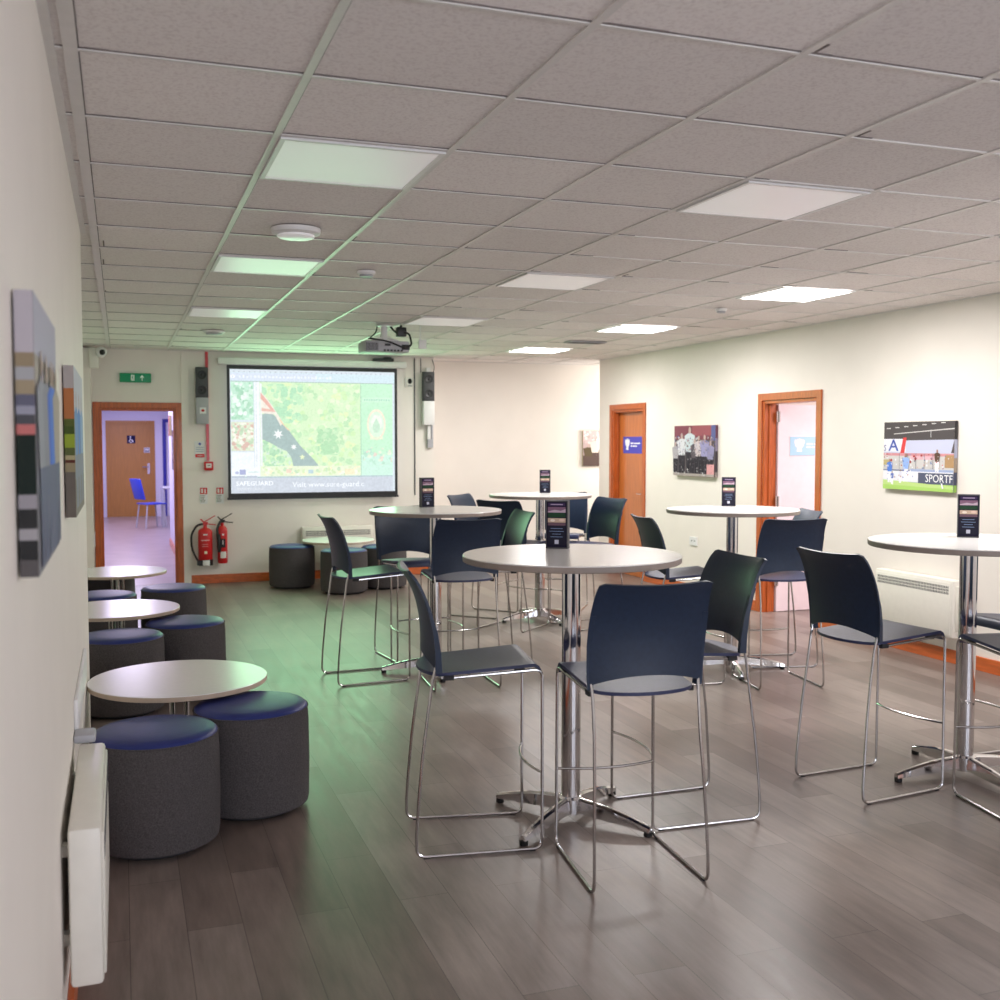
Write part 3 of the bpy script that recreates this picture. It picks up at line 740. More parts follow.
# right panel
a.rect(.292, .485, .135, .872, G(168, 240, 184)); a.rect(.292, .485, .135, .30, G(180, 238, 210)); a.rect(.287, .292, .135, .872, G(130, 190, 150))
a.rect(.30, .475, .725, .762, G(186, 246, 198))
for k in range(11): a.rect(.308+.015*k, .318+.015*k, .735, .75, G(130, 205, 165))
a.ell(.385, .545, .058, .125, G(240, 225, 190), 28); a.ell(.385, .545, .047, .105, G(205, 246, 205), 28); a.ell(.385, .56, .034, .065, G(232, 250, 225), 20)
a.poly([(.36, .53), (.385, .60), (.41, .53), (.40, .48), (.37, .48)], G(170, 220, 180)); a.rect(.345, .425, .425, .445, G(225, 235, 190))
a.blobs(.30, .48, .22, .36, 40, [G(215, 235, 200), G(150, 215, 180), G(225, 200, 180)], .02)
a.rect(-.475, .485, .125, .133, G(120, 160, 165))
# footer
a.rect(-.475, .485, .0, .123, G(176, 188, 206)); a.rect(-.475, -.40, .125, .14, G(150, 165, 190)); a.rect(-.39, -.33, .125, .14, G(150, 165, 190))
a.text('SAFEGUARD', .050, -.452, .062, srgb(246, 250, 255), sx=1.05); a.text('SAFEGUARD', .050, -.4505, .063, srgb(246, 250, 255), sx=1.05); a.text('SECURITY GROUP', .026, -.448, .025, G(222, 230, 240), sx=1.0)
a.text('Visit www.sure-guard.c', .062, -.125, .045, srgb(246, 250, 255), sx=1.0)
def stretch(p):
    x, y, z = p; u, v = x/W_, z/H_
    if .134 < v < .88: v = .134+(v-.134)*1.038
    elif .88 <= v < .985: v = .908+(v-.88)*.75
    if -.49 < u < .49: u = u-.012*(1-u/.49)*.9
    return (u*W_, y, v*H_)
a.mb.v = [stretch(p) for p in a.mb.v]
scr = a.build('screen', t, 'artemit', loc=(0, -.001, -1.465))
mb = MB(); mb.box(-.12, .12, -.06, .03, 0, .035); mb.box(.0, .09, -.07, .0, .035, .05)
tag(mb.build('control_box', M['black'], bevel=.005, loc=(2.96, YB-.06, 2.566)), 'flat black control box lying on top of the screen housing', 'control box')

# ------------------------------------------------------------------ back wall fittings
# exit sign
t = empty('exit_sign', (.17, YB-.02, 2.32)); tag(t, 'green emergency exit sign with upward arrow above the back left doorway', 'exit sign')
mb = MB(); mb.box(-.165, .165, -.03, .018, -.05, .05); mb.build('box', M['green'], t, bevel=.006)
a = Art(.33, .10, 0); Wt = (.85, .95, .88, 1)
a.rect(-.14, -.03, -.32, .32, Wt); a.ell(-.085, .18, .014, .05, (0, .2, .09, 1)); a.poly([(-.105, .12), (-.07, .12), (-.075, -.08), (-.055, -.26), (-.07, -.26), (-.09, -.06), (-.11, -.25), (-.125, -.25), (-.105, -.05)], (0, .2, .09, 1))
a.poly([(.20, -.30), (.225, -.30), (.225, .08), (.265, -.05), (.28, .03), (.2125, .34), (.145, .03), (.16, -.05), (.20, .08)], Wt)
a.build('pictogram', t, loc=(0, -.0301, 0))
# cctv camera
t = empty('security_camera', (-.25, YB-.32, 2.52)); tag(t, 'white dome security camera high in back left corner', 'security camera')
mb = MB(); mb.box(-.05, .05, 0, .06, -.12, .10); mb.build('bracket', M['cream_plastic'], t, bevel=.005)
mb = MB(); mb.sphere((.075, -.02, .05), .06, 20); mb.build('housing', M['white_plastic'], t, smooth=60)
mb = MB(); mb.sphere((.085, -.06, .045), .032, 16); mb.build('lens', M['black'], t, smooth=60)
# wall speakers
def column_speaker(x, ztop, zmid, zbot, lab, pale, dz=.09):
    t = empty('wall_speaker', (x, YB, zmid)); tag(t, lab, 'speaker', 'tall column speakers beside the screen')
    mb = MB(); mb.box(-.068, .068, -.105, -.02, 0, ztop-zmid); g = mb.build('grille', M['dark_grey'], t, bevel=.006)
    h = ztop-zmid
    for zc in (h*.25, h*.75):
        T = Matrix.Translation((0, -.105, zc)) @ Matrix.Rotation(R(90), 4, 'X')
        mb = MB(); mb.lathe([(.052, 0), (.05, .006), (.044, .006), (.03, -.0), (.014, .001), (.012, .006), (.001, .009)], 28, T=T, cap=False); mb.build('driver', M['black'], g, smooth=50)
    mb = MB(); mb.box(-.068, .068, -.105, -.02, zbot-zmid, 0); b = mb.build('cabinet', M['white_plastic' if pale else 'grey_plastic'], t, bevel=.006)
    mb = MB(); mb.box(-.03, .03, -.02, 0, -.15, .15); mb.build('bracket', M['grey_plastic'], t, smooth=0)
    return t, b
sp, cab = column_speaker(.876, 2.45, 2.11, 1.815, 'column speaker with grey lower half and sticker, left of the screen', False)
a = Art(.07, .07, 0); a.rect(-.5, .5, -.5, .5, (.8, .8, .8, 1)); a.ell(0, 0, .26, .2, (.65, .03, .03, 1)); a.rect(-.1, .1, -.06, .06, (.02, .02, .05, 1)); a.build('sticker', cab, loc=(.005, -.106, -.145))
sp, cab = column_speaker(3.515, 2.455, 2.105, 1.815, 'column speaker with white lower half, right of the screen', True)
mb = MB(); mb.box(-.02, .03, -.06, -.02, .34, .40); mb.build('cable_cover', M['white_plastic'], sp, smooth=0)
mb = MB(); mb.box(-.005, .028, -.06, -.01, -.46, -.29); mb.build('cable_cover', M['white_plastic'], sp, smooth=0)
mb = MB(); mb.box(.0, .065, -.045, 0, -.56, -.46); mb.box(.05, .07, -.03, 0, -.46, .18); mb.build('trunking', M['grey_plastic'], sp, smooth=0)
mb = MB(); mb.tube(fillet([(.06, -.03, .50), (.09, -.03, .42), (.07, -.03, .32), (.075, -.03, .2)], .03), .004, 6); mb.build('cable', M['black'], sp)
# red conduit + call point
t = empty('fire_alarm_conduit', (.935, YB, 1.36)); tag(t, 'vertical red conduit running down behind the left column speaker', 'conduit')
mb = MB(); mb.box(-.016, .016, -.018, 0, .04, 1.27); mb.build('pipe', M['red'], t, smooth=0)
mb = MB(); mb.box(-.05, .05, -.055, 0, -.055, .045); cp = mb.build('call_point', M['red'], bevel=.006, loc=(.94, YB, 1.345)); tag(cp, 'small red fire alarm call point at bottom of the red conduit', 'fire alarm')
a = Art(.06, .05, 0); a.rect(-.5, .5, -.5, .5, (.75, .75, .72, 1)); a.rect(-.3, .3, -.06, .1, (.1, .02, .02, 1)); a.build('front_plate', cp, loc=(0, -.0555, 0))
# signs
def flat_sign(name, lab, w, h, loc, fn, cat='sign', rz=0, group=None, d=.004, back=(.8, .8, .8, 1)):
    t = MB(); t.box(-w/2, w/2, -d, 0, -h/2, h/2); o = t.build(name, M['white_plastic'], smooth=0, loc=loc, rz=rz); tag(o, lab, cat, group)
    a = Art(w, h, 0); a.rect(-.5, .5, -.5, .5, back); fn(a); a.build('print', o, loc=(0, -d, 0)); return o
def f1(a):
    a.ell(0, .34, .13, .08, (.1, .13, .45, 1))
    for k in range(3): a.rect(-.38, .38, .12-.12*k, .16-.12*k, (.35, .4, .5, 1))
    a.rect(-.44, .44, -.46, -.26, (.68, .02, .02, 1)); a.rect(-.3, .3, -.38, -.34, (.8, .7, .7, 1))
flat_sign('notice', 'white notice with red stripe beside the red conduit', .115, .19, (.848, YB, 1.525), f1, 'notice')
def f2(a):
    a.rect(-.46, .46, .08, .46, (.66, .02, .02, 1)); a.rect(-.32, -.06, .14, .40, (.8, .75, .7, 1)); a.poly([(.1, .12), (.3, .12), (.3, .34), (.2, .42), (.1, .34)], (.85, .8, .8, 1))
    for k in range(5): a.rect(-.38, .2-.08*(k % 3), -.04-.09*k, .0-.09*k, (.25, .25, .2, 1)); a.rect(-.46, -.40, -.05-.09*k, .01-.09*k, (.1, .4, .2, 1))
flat_sign('extinguisher_sign', 'small red and white extinguisher sign nearer the doorway', .085, .19, (.882, YB, 1.005), f2, group='extinguisher signs')
flat_sign('extinguisher_sign', 'small red and white extinguisher sign nearer the screen', .085, .19, (1.062, YB, 1.005), f2, group='extinguisher signs')
# fire extinguishers
def extinguisher(x, z0, r, h, foot, lab, hose):
    t = empty('fire_extinguisher', (x, YB-r-.025, z0)); tag(t, lab, 'fire extinguisher', 'fire extinguishers on the back wall')
    mb = MB(); mb.lathe([(r*.9, .0), (r, .012), (r, h*.86), (r*.93, h*.92), (r*.62, h*.975), (r*.3, h), (.02, h+.01), (.02, h+.035)], 36); cy = mb.build('cylinder', M['red'], t, smooth=50)
    if foot: mb = MB(); mb.lathe([(r*1.02, -.055), (r*1.04, -.05), (r*1.04, .012), (r*.9, .012)], 36); mb.build('foot_ring', M['black'], t, smooth=50)
    hm = M['red'] if foot else M['black']
    mb = MB(); mb.box(-.022, .022, -.02, .02, h+.03, h+.065); mb.tube([(-.05, 0, h+.10), (-.01, 0, h+.06), (.03, -.01, h+.055)], .008, 6)
    mb.tube([(-.01, 0, h+.065), (.05, -.01, h+.10), (.11, -.01, h+.135)], .006, 6); mb.tube([(.0, 0, h+.045), (.12, -.01, h+.03)], .006, 6); mb.build('valve_handle', hm if foot else M['black'], t)
    mb = MB()
    if foot: mb.tube(fillet([(-.02, 0, h+.045), (-.09, -.01, h+.03), (-.155, -.02, h-.07), (-.15, -.03, h*.35), (-.08, -.04, -.01), (-.06, -.04, -.04)], .09, 8), .012, 8); mb.box(-.095, -.04, -.07, -.03, -.045, .01)
    else: mb.tube(fillet([(-.02, -.01, h+.045), (-.06, -.03, h-.02), (-.05, -.05, h*.55), (-.045, -.05, h*.35)], .04), [.012]*0 or .014, 8); mb.lathe([(.018, h*.3), (.026, h*.45), (.016, h*.78)], 14, (-.04, -.045))
    mb.build('hose', M['black'], t)
    mb = MB(); mb.box(-.02, .02, r, r+.025, h*.6, h*.8); mb.build('wall_bracket', M['steel'], t, smooth=0)
    # curved labels
    def label(z, zh, a0, a1, col, nm):
        k = MB(); k.col = col; n = 8; rr = r*1.012 if z > 0 else r*1.055
        vs = []
        for i in range(n+1):
            an = R(a0+(a1-a0)*i/n); vs += [(rr*math.cos(an), rr*math.sin(an), z), (rr*math.cos(an), rr*math.sin(an), z+zh)]
        k.add(vs, [(2*i, 2*i+2, 2*i+3, 2*i+1) for i in range(n)]); k.build(nm, M['art'], cy)
    if foot:
        label(h*.78, .016, 250, 285, (.8, .75, .75, 1), 'brand_print'); label(h*.62, .008, 235, 300, (.8, .7, .7, 1), 'brand_print'); label(h*.5, .005, 240, 290, (.7, .4, .4, 1), 'text_print'); label(h*.44, .005, 240, 290, (.7, .4, .4, 1), 'text_print'); label(h*.22, .03, 258, 280, (.85, .8, .6, 1), 'pictogram_print')
        label(-.052, .06, 245, 300, (.78, .78, .76, 1), 'service_label')
    else:
        label(h*.42, .10, 225, 300, (.75, .7, .66, 1) if False else (.03, .03, .035, 1), 'black_label'); label(h*.74, .02, 262, 285, (.8, .75, .75, 1), 'brand_print'); label(h*.50, .05, 266, 276, (.8, .75, .75, 1), 'text_print'); label(h*.14, .075, 240, 310, (.76, .74, .7, 1), 'service_label')
    return t
extinguisher(.885, .275, .079, .37, True, 'wide red fire extinguisher with black hose, nearer the doorway', True)
extinguisher(1.075, .235, .056, .43, False, 'slim red fire extinguisher with black horn, nearer the screen', False)
# heater under the screen / on walls (panel heater facing -Y in local space)
def make_heater(w, h, d, slots=True):
    t = empty('panel_heater', (0, 0, 0)); tag(t, '', 'heater')
    mb = MB(); mb.box(-w/2, w/2, -d, -.018, 0, h); c = mb.build('case', M['cream_plastic'], t, bevel=.012)
    mb = MB(); mb.box(-w/2+.02, w/2-.02, -d-.006, -d+.001, .02, h-.02); f = mb.build('front_panel', M['cream_plastic'], t, bevel=.004)
    mb = MB(); n = int(w/.016)
    for k in range(n-4):
        x = -w/2+.04+k*.016
        for z in (h-.105, h-.083, h-.061): mb.box(x, x+.009, -d-.0068, -d-.0058, z, z+.017)
    mb.build('grille', M['dark_grey'], f, smooth=0)
    for x in (-w/2+.1, w/2-.1):
        for z in (.08, h-.1): mb = MB(); mb.box(x-.015, x+.015, -.03, 0, z, z+.03); mb.build('wall_bracket', M['cream_plastic'], t, smooth=0)
    mb = MB(); mb.box(w/2, w/2+.035, -d*.75, -.02, h*.12, h*.9); mb.box(w/2+.005, w/2+.045, -d*.6, -.035, h*.35, h*.38); mb.build('control_end', M['cream_plastic'], t, bevel=.004)
    return t
ht = make_heater(.84, .42, .10); ht.location = (2.40, YB, .20); ht['label'] = 'cream panel heater on the wall below the projection screen'; ht['group'] = 'cream wall panel heaters'
dup(ht, (XR, 6.51, .20), R(-90), 'white panel heater with long grille on right wall below the stadium picture', 'cream wall panel heaters')
dup(ht, (XL, 3.33, .20), R(90), 'cream panel heater seen end-on low on the near left wall', 'cream wall panel heaters')
# socket-like holder above the near heater
t = empty('wall_holder', (XL, 3.82, .615)); tag(t, 'white and grey plastic holder on left wall just above the near heater', 'holder')
mb = MB(); mb.box(0, .014, .03, 1.0, .02, .13); mb.build('back_plate', M['white_plastic'], t, bevel=.005)
mb = MB(); mb.box(.0, .070, -.06, .04, .0, .03); mb.build('tray', M['grey_plastic'], t, bevel=.01)
# socket on right wall
def f3(a): a.rect(-.3, -.1, -.05, .1, (.3, .3, .3, 1)); a.rect(.1, .3, -.05, .1, (.3, .3, .3, 1))
o = flat_sign('wall_socket', 'white double wall socket below the group photograph', .15, .09, (XR, 9.94, .565), f3, 'socket', rz=R(-90), d=.012)
o = flat_sign('wall_socket', 'small socket plate on the wall strip left of the back doorway', .09, .15, (-.29, 12.42, .55), f3, 'socket', rz=R(90), d=.012)
# small control next to screen
def f4(a): a.rect(-.5, .5, -.5, .5, (.75, .73, .68, 1)); a.ell(.1, .1, .3, .3, (.01, .01, .01, 1)); a.rect(-.2, .4, -.46, -.34, (.3, .3, .3, 1))
flat_sign('screen_switch', 'small switch plate with round black knob right of the screen', .09, .11, (3.29, YB, 2.33), f4, 'switch', d=.02)
mb = MB(); mb.box(-.006, .006, -.012, 0, 0, 1.65); mb.box(.075, .083, -.01, 0, 1.48, 1.65)
tag(mb.build('wall_cable', M['dark_grey'], smooth=0, loc=(3.36, YB, .97)), 'thin dark vertical cable between the screen and right speaker', 'cable')

# door signs
def fsign(a, bg=(.10, .09, .50, 1)):
    a.rect(-.5, .5, -.5, .5, bg); wc = (.85, .85, .9, 1)
    a.ell(-.27, .08, .11, .20, wc)
    for k in range(5): a.ell(-.37+.05*k, .22+.06*(1-abs(k-2)/2), .026, .13, wc, 10)
    a.poly([(-.32, .0), (-.22, .0), (-.21, -.30), (-.34, -.30)], wc)
    a.rect(-.10, .05, .06, .15, wc); a.rect(.08, .40, .06, .14, wc); a.rect(-.10, .0, -.10, -.02, wc); a.rect(.02, .24, -.10, -.03, wc)
flat_sign('door_sign', 'blue door sign with white emblem on the closed orange door', .50, .20, (XR+.075, 11.54, 1.575), fsign, rz=R(-90), d=.005)
def fsign2(a): fsign(a, (.42, .68, .85, 1)); 
flat_sign('door_sign', 'pale blue door sign on the open door leaf in the right doorway', .46, .18, (6.20, d2b-.055, 1.575), fsign2, d=.005)
def facc(a):
    a.rect(-.5, .5, -.5, .5, (.01, .01, .06, 1)); wc = (.9, .9, .9, 1)
    a.ell(-.08, .33, .08, .08, wc); a.poly([(-.14, .22), (-.04, .22), (-.02, -.05), (.18, -.05), (.28, -.34), (.20, -.36), (.12, -.13), (-.12, -.13)], wc)
    a.ell(-.04, -.2, .22, .22, wc); a.ell(-.04, -.2, .15, .15, (.01, .01, .06, 1))
flat_sign('accessible_toilet_sign', 'square wheelchair sign on the brown door at corridor end', .17, .17, (.22, CY+.02, 1.66), facc, d=.005)
def facc2(a): a.rect(-.45, .45, -.45, .45, (.35, .35, .4, 1)); a.rect(-.3, .3, 0, .2, (.9, .9, .9, 1))
flat_sign('door_plate', 'small pale plate above the handle of the brown corridor door', .12, .11, (.535, CY+.02, 1.43), facc2, d=.005)

# ------------------------------------------------------------------ canvas pictures
def canvas(name, lab, w, h, loc, rz, fn, d=.033, sides=None, underside=(.45, .38, .22, 1)):
    t = empty(name, loc, rz); tag(t, lab, 'picture')
    mb = MB(); mb.col = underside; mb.box(-w/2, w/2, -d, -.004, -h/2, h/2)
    if sides:
        for s in (-1, 1):
            zz = -h/2
            for (z0, z1, c) in sides:
                mb.col = c; x = s*(w/2+.0005); mb.add([(x, -d, -h/2+z0*h), (x, -.004, -h/2+z0*h), (x, -.004, -h/2+z1*h), (x, -d, -h/2+z1*h)], [(0, 1, 2, 3)])
    mb.build('canvas', M['art'], t, smooth=0)
    a = Art(w, h, 0); fn(a); a.build('image', t, loc=(0, -d, 0)); return t
def stadium(a):
    a.rect(-.5, .5, -.5, .5, (.55, .57, .72, 1)); a.rect(-.5, .5, .26, .5, (.085, .075, .075, 1))
    a.poly([(-.5, .26), (.5, .30), (.5, .24), (-.5, .22)], (.085, .075, .075, 1))
    for k in range(7): a.rect(-.46+.13*k, -.40+.13*k, .40+.012*k, .412+.012*k, (.7, .68, .66, 1))
    a.poly([(-.35, .33), (.5, .40), (.5, .385), (-.35, .318)], (.62, .6, .58, 1)); a.rect(.18, .187, .27, .38, (.6, .6, .6, 1))
    a.rect(-.5, -.17, .06, .25, (.78, .78, .84, 1)); a.text('A', .25, -.43, .07, (.06, .10, .40, 1), sx=1.3); a.text('A', .25, -.425, .072, (.06, .10, .40, 1), sx=1.3); a.text('S', .13, -.50, .07, (.05, .05, .2, 1), sx=.9)
    a.poly([(-.25, .04), (-.19, .04), (-.16, .27), (-.21, .27)], (.65, .06, .06, 1)); a.poly([(.46, .05), (.5, .05), (.5, .23)], (.10, .08, .08, 1))
    a.rect(-.5, .5, -.20, .04, (.60, .58, .56, 1)); a.rect(-.5, .5, .0, .04, (.62, .28, .30, 1)); a.rect(-.1, .3, -.05, .0, (.75, .45, .5, 1)); a.rect(.38, .5, -.16, .02, (.45, .28, .14, 1)); a.rect(-.5, -.40, -.14, -.06, (.5, .42, .2, 1))
    a.blobs(-.5, .38, -.19, .03, 60, [(.4, .05, .05, 1), (.75, .75, .78, 1), (.25, .3, .45, 1), (.6, .55, .5, 1)], .025)
    for k in range(5): a.rect(-.26+.12*k, -.255+.12*k, -.2, .04, (.12, .14, .2, 1))
    a.rect(-.5, .5, -.22, -.205, (.2, .22, .3, 1)); a.rect(-.1, .5, -.235, -.19, (.35, .42, .62, 1))
    a.rect(-.5, .5, -.38, -.225, (.80, .80, .84, 1)); a.rect(.02, .5, -.41, -.24, (.10, .11, .17, 1)); a.text('SPORTF', .16, .12, -.37, (.92, .92, .92, 1), sx=.98)
    a.rect(-.5, .5, -.5, -.40, (.42, .66, .16, 1)); a.poly([(-.5, -.36), (.02, -.39), (.5, -.42), (.5, -.46), (-.5, -.43)], (.52, .70, .25, 1))
    for x, z, h_, c in ((-.40, -.40, .36, (.10, .22, .65, 1)), (-.36, -.43, .20, (.15, .2, .5, 1)), (-.16, -.38, .42, (.30, .45, .80, 1)), (.28, -.22, .32, (.12, .07, .05, 1)), (-.24, -.40, .2, (.7, .7, .8, 1))): a.person(x, z, h_, c, (.85, .85, .9, 1), (.35, .2, .15, 1), 1.2)
    a.blobs(-.48, -.05, -.36, -.02, 40, [(.75, .76, .82, 1), (.15, .2, .5, 1), (.5, .3, .25, 1), (.85, .85, .88, 1)], .016); a.blobs(-.05, .48, -.2, .02, 30, [(.65, .6, .58, 1), (.2, .22, .3, 1), (.6, .2, .2, 1)], .014)
    a.poly([(.34, -.38), (.36, -.38), (.38, -.45), (.36, -.46)], (.85, .85, .9, 1))
canvas('stadium_picture', 'canvas picture of footballers and SPORTF hoarding on right wall', .755, .52, (XR, 6.56, 1.508), R(-90), stadium, sides=[(0, .1, (.3, .5, .12, 1)), (.1, .28, (.09, .1, .15, 1)), (.28, .48, (.4, .33, .26, 1)), (.48, .74, (.45, .47, .6, 1)), (.74, 1, (.06, .055, .055, 1))])
def group(a):
    a.rect(-.5, .5, -.5, .5, (.13, .11, .12, 1)); a.rect(-.5, .5, .22, .5, (.24, .075, .10, 1)); a.rect(-.05, .42, .30, .5, (.34, .10, .12, 1)); a.rect(.40, .5, .2, .5, (.12, .13, .3, 1))
    a.blobs(-.5, .5, -.1, .3, 120, [(.5, .48, .5, 1), (.12, .1, .12, 1), (.3, .25, .3, 1), (.65, .62, .66, 1), (.1, .1, .3, 1)], .03)
    for x, z, h_, c in ((-.46, -.44, .62, (.45, .42, .45, 1)), (-.30, -.46, .82, (.72, .72, .76, 1)), (-.10, -.44, .92, (.62, .70, .74, 1)), (.02, -.46, .7, (.12, .1, .12, 1)), (.12, -.44, .74, (.66, .58, .60, 1)), (.26, -.46, .78, (.35, .33, .55, 1)), (.40, -.46, .66, (.3, .28, .45, 1))): a.person(x, z, h_, c, (.04, .035, .045, 1), (.55, .4, .36, 1), 1.5)
    a.blobs(-.48, .48, -.05, .28, 110, [(.55, .52, .55, 1), (.10, .08, .10, 1), (.32, .28, .34, 1), (.2, .2, .4, 1), (.45, .3, .28, 1)], .022); a.blobs(-.48, .48, -.42, -.05, 60, [(.03, .025, .03, 1), (.10, .09, .11, 1), (.3, .28, .3, 1)], .022); a.rect(.33, .5, -.5, -.26, (.70, .35, .36, 1)); a.rect(-.5, .5, -.5, -.45, (.42, .36, .34, 1))
    a.blobs(-.48, .48, -.05, .34, 60, [(.6, .58, .6, 1), (.12, .10, .12, 1), (.4, .3, .3, 1), (.25, .24, .42, 1)], .013); a.blobs(-.48, .48, -.44, 0, 60, [(.03, .03, .035, 1), (.12, .10, .13, 1), (.4, .38, .4, 1)], .013)
    a.blobs(-.45, .35, -.5, -.36, 24, [(.7, .68, .7, 1), (.3, .28, .3, 1)], .025)
canvas('group_picture', 'canvas picture of a celebrating group with raised trophy, between the two doors', .85, .53, (XR, 9.90, 1.520), R(-90), group, sides=[(0, .1, (.3, .26, .24, 1)), (.1, .5, (.06, .05, .06, 1)), (.5, .75, (.25, .22, .3, 1)), (.75, 1, (.14, .06, .09, 1))])
def alc(a):
    a.rect(-.5, .5, -.5, .5, (.55, .42, .42, 1)); a.rect(-.5, .5, .15, .5, (.68, .50, .50, 1)); a.rect(-.5, .5, -.5, -.2, (.12, .08, .07, 1))
    a.blobs(-.5, .5, -.1, .5, 60, [(.75, .68, .66, 1), (.5, .4, .38, 1), (.85, .8, .8, 1)], .05)
    for x, z, h_, c in ((-.35, -.5, .62, (.12, .09, .05, 1)), (-.12, -.48, .8, (.75, .68, .6, 1)), (.08, -.45, .9, (.85, .85, .9, 1)), (.32, -.5, .7, (.15, .08, .12, 1))): a.person(x, z, h_, c, (.12, .08, .07, 1), (.55, .4, .36, 1), 1.7)
canvas('alcove_picture', 'pale canvas picture of people on the bright alcove wall, cut by wall corner', .52, .475, (6.07, YA, 1.525), 0, alc)
sd = [(0, .06, (.10, .09, .09, 1)), (.06, .13, (.03, .03, .03, 1)), (.13, .17, (.35, .33, .34, 1)), (.17, .24, (.03, .03, .03, 1)), (.24, .29, (.30, .28, .30, 1)), (.29, .50, (.012, .02, .016, 1)), (.50, .535, (.50, .16, .15, 1)), (.535, .57, (.08, .08, .09, 1)), (.57, .60, (.3, .3, .36, 1)), (.60, .64, (.12, .12, .17, 1)), (.64, .69, (.32, .26, .17, 1)), (.69, .735, (.36, .36, .37, 1)), (.735, .785, (.28, .22, .14, 1)), (.785, 1, (.46, .42, .45, 1))]
def left1(a):
    a.rect(-.5, .5, -.5, .5, (.28, .27, .30, 1)); a.rect(-.5, .5, .285, .5, (.50, .50, .58, 1)); a.rect(-.5, .5, .14, .285, (.42, .38, .33, 1))
    a.blobs(-.5, .5, -.4, .25, 70, [(.15, .15, .18, 1), (.5, .48, .45, 1), (.3, .3, .36, 1), (.10, .16, .5, 1)], .05)
    for x, c in ((-.3, (.35, .35, .4, 1)), (-.1, (.3, .3, .35, 1)), (.12, (.08, .16, .65, 1)), (.22, (.10, .22, .7, 1)), (.38, (.45, .4, .33, 1))): a.person(x, -.48, .8, c, (.16, .17, .26, 1), (.5, .36, .3, 1), 2.2)
sd2 = [(0, .3, (.15, .13, .11, 1)), (.3, .36, (.3, .25, .15, 1)), (.36, .38, (.10, .03, .02, 1)), (.38, .41, (.4, .35, .2, 1)), (.41, .46, (.1, .12, .04, 1)), (.46, .55, (.28, .36, .04, 1)), (.55, .60, (.06, .09, .02, 1)), (.60, .65, (.10, .12, .03, 1)), (.65, .85, (.42, .16, .06, 1)), (.85, 1, (.42, .38, .36, 1))]
def left2(a):
    a.rect(-.5, .5, -.5, .5, (.3, .32, .36, 1)); a.rect(-.5, .5, .2, .5, (.6, .62, .68, 1)); a.rect(-.5, .5, -.5, -.25, (.28, .26, .22, 1))
    for x, c in ((-.3, (.2, .35, .65, 1)), (.0, (.15, .3, .65, 1)), (.3, (.3, .45, .7, 1))): a.person(x, -.45, .8, c, (.3, .32, .4, 1), (.5, .36, .3, 1), 2.2)
canvas('sports_picture', 'nearest canvas picture on left wall, seen almost edge-on', .64, .475, (XL, 2.25, 1.630), R(90), left1, sides=sd)
canvas('sports_picture', 'second canvas picture along the left wall, with orange and green edge', .78, .468, (XL, 3.93, 1.618), R(90), left2, sides=sd2)
def corrp(a): a.blobs(-.5, .5, -.5, .5, 30, [(.3, .06, .05, 1), (.1, .1, .12, 1), (.5, .5, .5, 1)], .1)
canvas('corridor_picture', 'small dark picture on the corridor right wall', .5, .55, (.72, 15.6, 1.50), R(-90), lambda a: (a.rect(-.5, .5, -.5, .5, (.12, .11, .12, 1)), corrp(a)))
canvas('corridor_picture', 'small red picture farther along the corridor right wall', .4, .30, (.72, 16.7, 1.85), R(-90), lambda a: (a.rect(-.5, .5, -.5, .5, (.35, .08, .06, 1)), corrp(a)))

# ------------------------------------------------------------------ corridor chair and table
t = empty('corridor_table', (1.02, 21.4, 0)); tag(t, 'pale grey table seen through the back left doorway', 'table')
mb = MB(); mb.box(-.28, .5, -.4, .4, .72, .75); mb.build('tabletop', M['grey_plastic'], t, bevel=.006)
for x, y in ((-.27, -.3), (-.27, .3), (.42, -.3), (.42, .3)):
    mb = MB(); mb.tube([(x, y, .0), (x, y, .72)], .035, 12); mb.build('leg', M['grey_plastic'], t)
t = empty('corridor_chair', (.53, 21.1, 0), R(24)); tag(t, 'blue plastic chair seen through the back left doorway', 'chair')
mb = MB(); mb.box(-.2, .22, -.2, .2, .44, .465); mb.build('seat', M['blueplastic'], t, bevel=.01)
mb = MB(); T = Matrix.Translation((-.2, 0, .46)) @ Matrix.Rotation(R(-14), 4, 'Y'); mb.box(-.015, .015, -.21, .21, .08, .48, T); mb.build('backrest', M['blueplastic'], t, bevel=.01)
for x in (-1, 1):
    for y in (-1, 1): mb = MB(); mb.tube([(x*.16, y*.17, .44), (x*.21, y*.2, .0)], .014, 8); mb.build('leg', M['grey_plastic'], t)

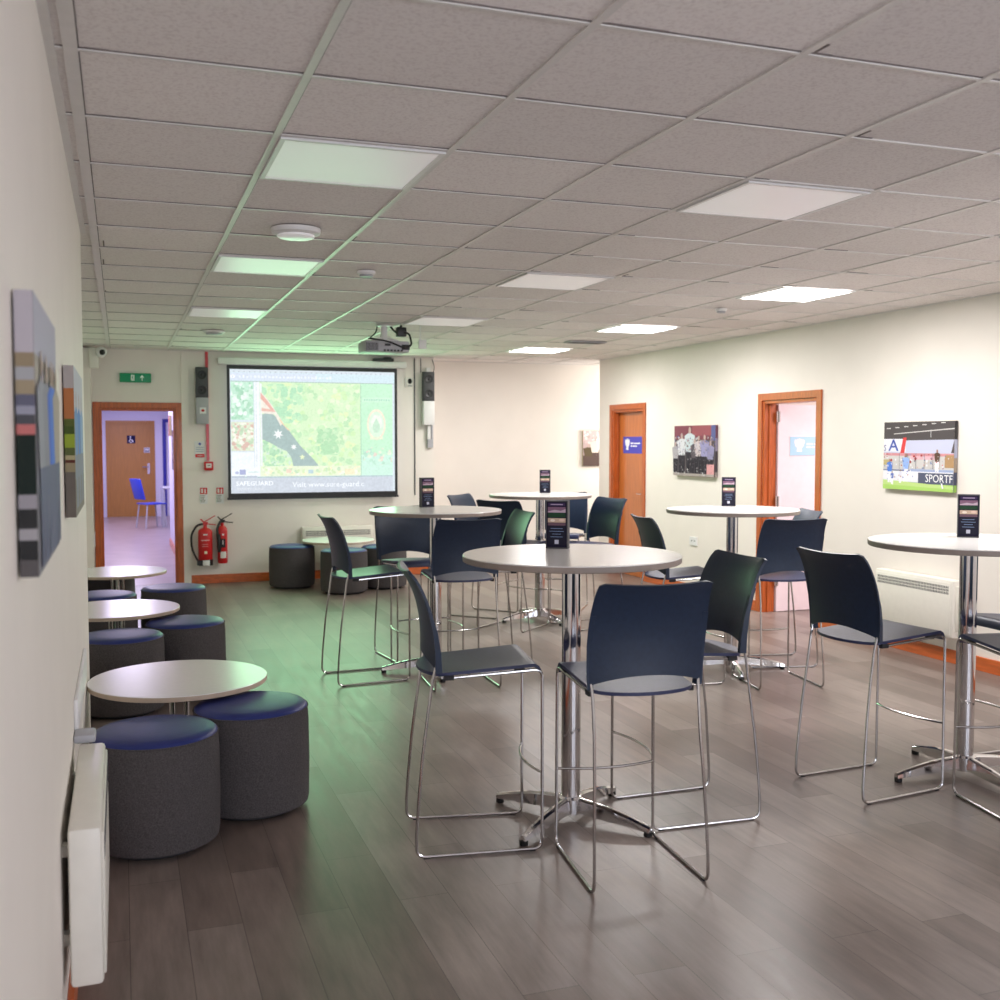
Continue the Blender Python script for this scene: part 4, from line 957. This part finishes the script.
# ------------------------------------------------------------------ light
def area(name, loc, rot, sx, sy, power, col, spread=180):
    l = bpy.data.lights.new(name, 'AREA'); l.shape = 'RECTANGLE'; l.size = sx; l.size_y = sy; l.energy = power; l.color = col; l.spread = R(spread)
    o = bpy.data.objects.new(name, l); C.objects.link(o); o.location = loc; o.rotation_euler = rot; return o
for a_, b_ in ((.6, 2.6), (3.1, 5.1)):      # daylight at the windows behind the camera
    area('window_daylight', ((a_+b_)/2, YN-.02, 1.55), (R(90), 0, 0), 1.9, 1.25, 62, (.84, .88, 1.0))
for j in (1, 5, 9, 13):                      # the lit ceiling panels
    area('panel_light', (X0+.6*7+.3, Y0+.6*j+.3, HC-.02), (0, 0, 0), .54, .54, 38, (1, .97, .96))
area('passage_fill_light', (6.9, 12.55, 1.7), (R(90), 0, R(40)), 1.0, 1.5, 30, (1, .985, .96))  # unseen source added round the corner to brighten the alcove wall
area('corridor_light', (.1, 19.5, 2.40), (0, 0, 0), .6, 7, 120, (.78, .71, 1.0))
area('corridor_light_near', (.3, 14.5, 2.40), (0, 0, 0), .6, 1.5, 26, (.95, .78, .86))
area('store_fill_light', (7.0, 7.2, 2.4), (0, 0, 0), 1.2, 1.2, 70, (1.0, .84, .88))  # unseen lamp added beyond the right doorway to light the open leaf
area('screen_glow', (2.14, SY-.03, 1.72), (R(-90), 0, 0), 1.9, 1.4, 28, (.40, 1.0, .50))
w = bpy.data.worlds.new('world'); bpy.context.scene.world = w; w.use_nodes = True
w.node_tree.nodes['Background'].inputs['Color'].default_value = (.75, .82, 1, 1); w.node_tree.nodes['Background'].inputs['Strength'].default_value = .6

# ------------------------------------------------------------------ camera
yaw, pitch, roll = .341, .0548, .0006
cd = bpy.data.cameras.new('camera'); cam = bpy.data.objects.new('camera', cd); C.objects.link(cam)
cd.sensor_width = 24; cd.sensor_fit = 'HORIZONTAL'; cd.lens = 24*1.0684851; cd.clip_start = .05; cd.clip_end = 100
fwd = Vector((math.sin(yaw)*math.cos(pitch), math.cos(yaw)*math.cos(pitch), -math.sin(pitch)))
right = Vector((math.cos(yaw), -math.sin(yaw), 0)); up = right.cross(fwd)
cam.matrix_world = Matrix.Translation((0, 0, 1.6187)) @ Matrix((( right.x, up.x, -fwd.x), (right.y, up.y, -fwd.y), (right.z, up.z, -fwd.z))).to_4x4()
cd.dof.use_dof = True; cd.dof.focus_distance = 5.2; cd.dof.aperture_fstop = 2.8
S = bpy.context.scene; S.camera = cam
S.view_settings.view_transform = 'Standard'; S.view_settings.look = 'None'; S.view_settings.exposure = .10; S.view_settings.gamma = 1
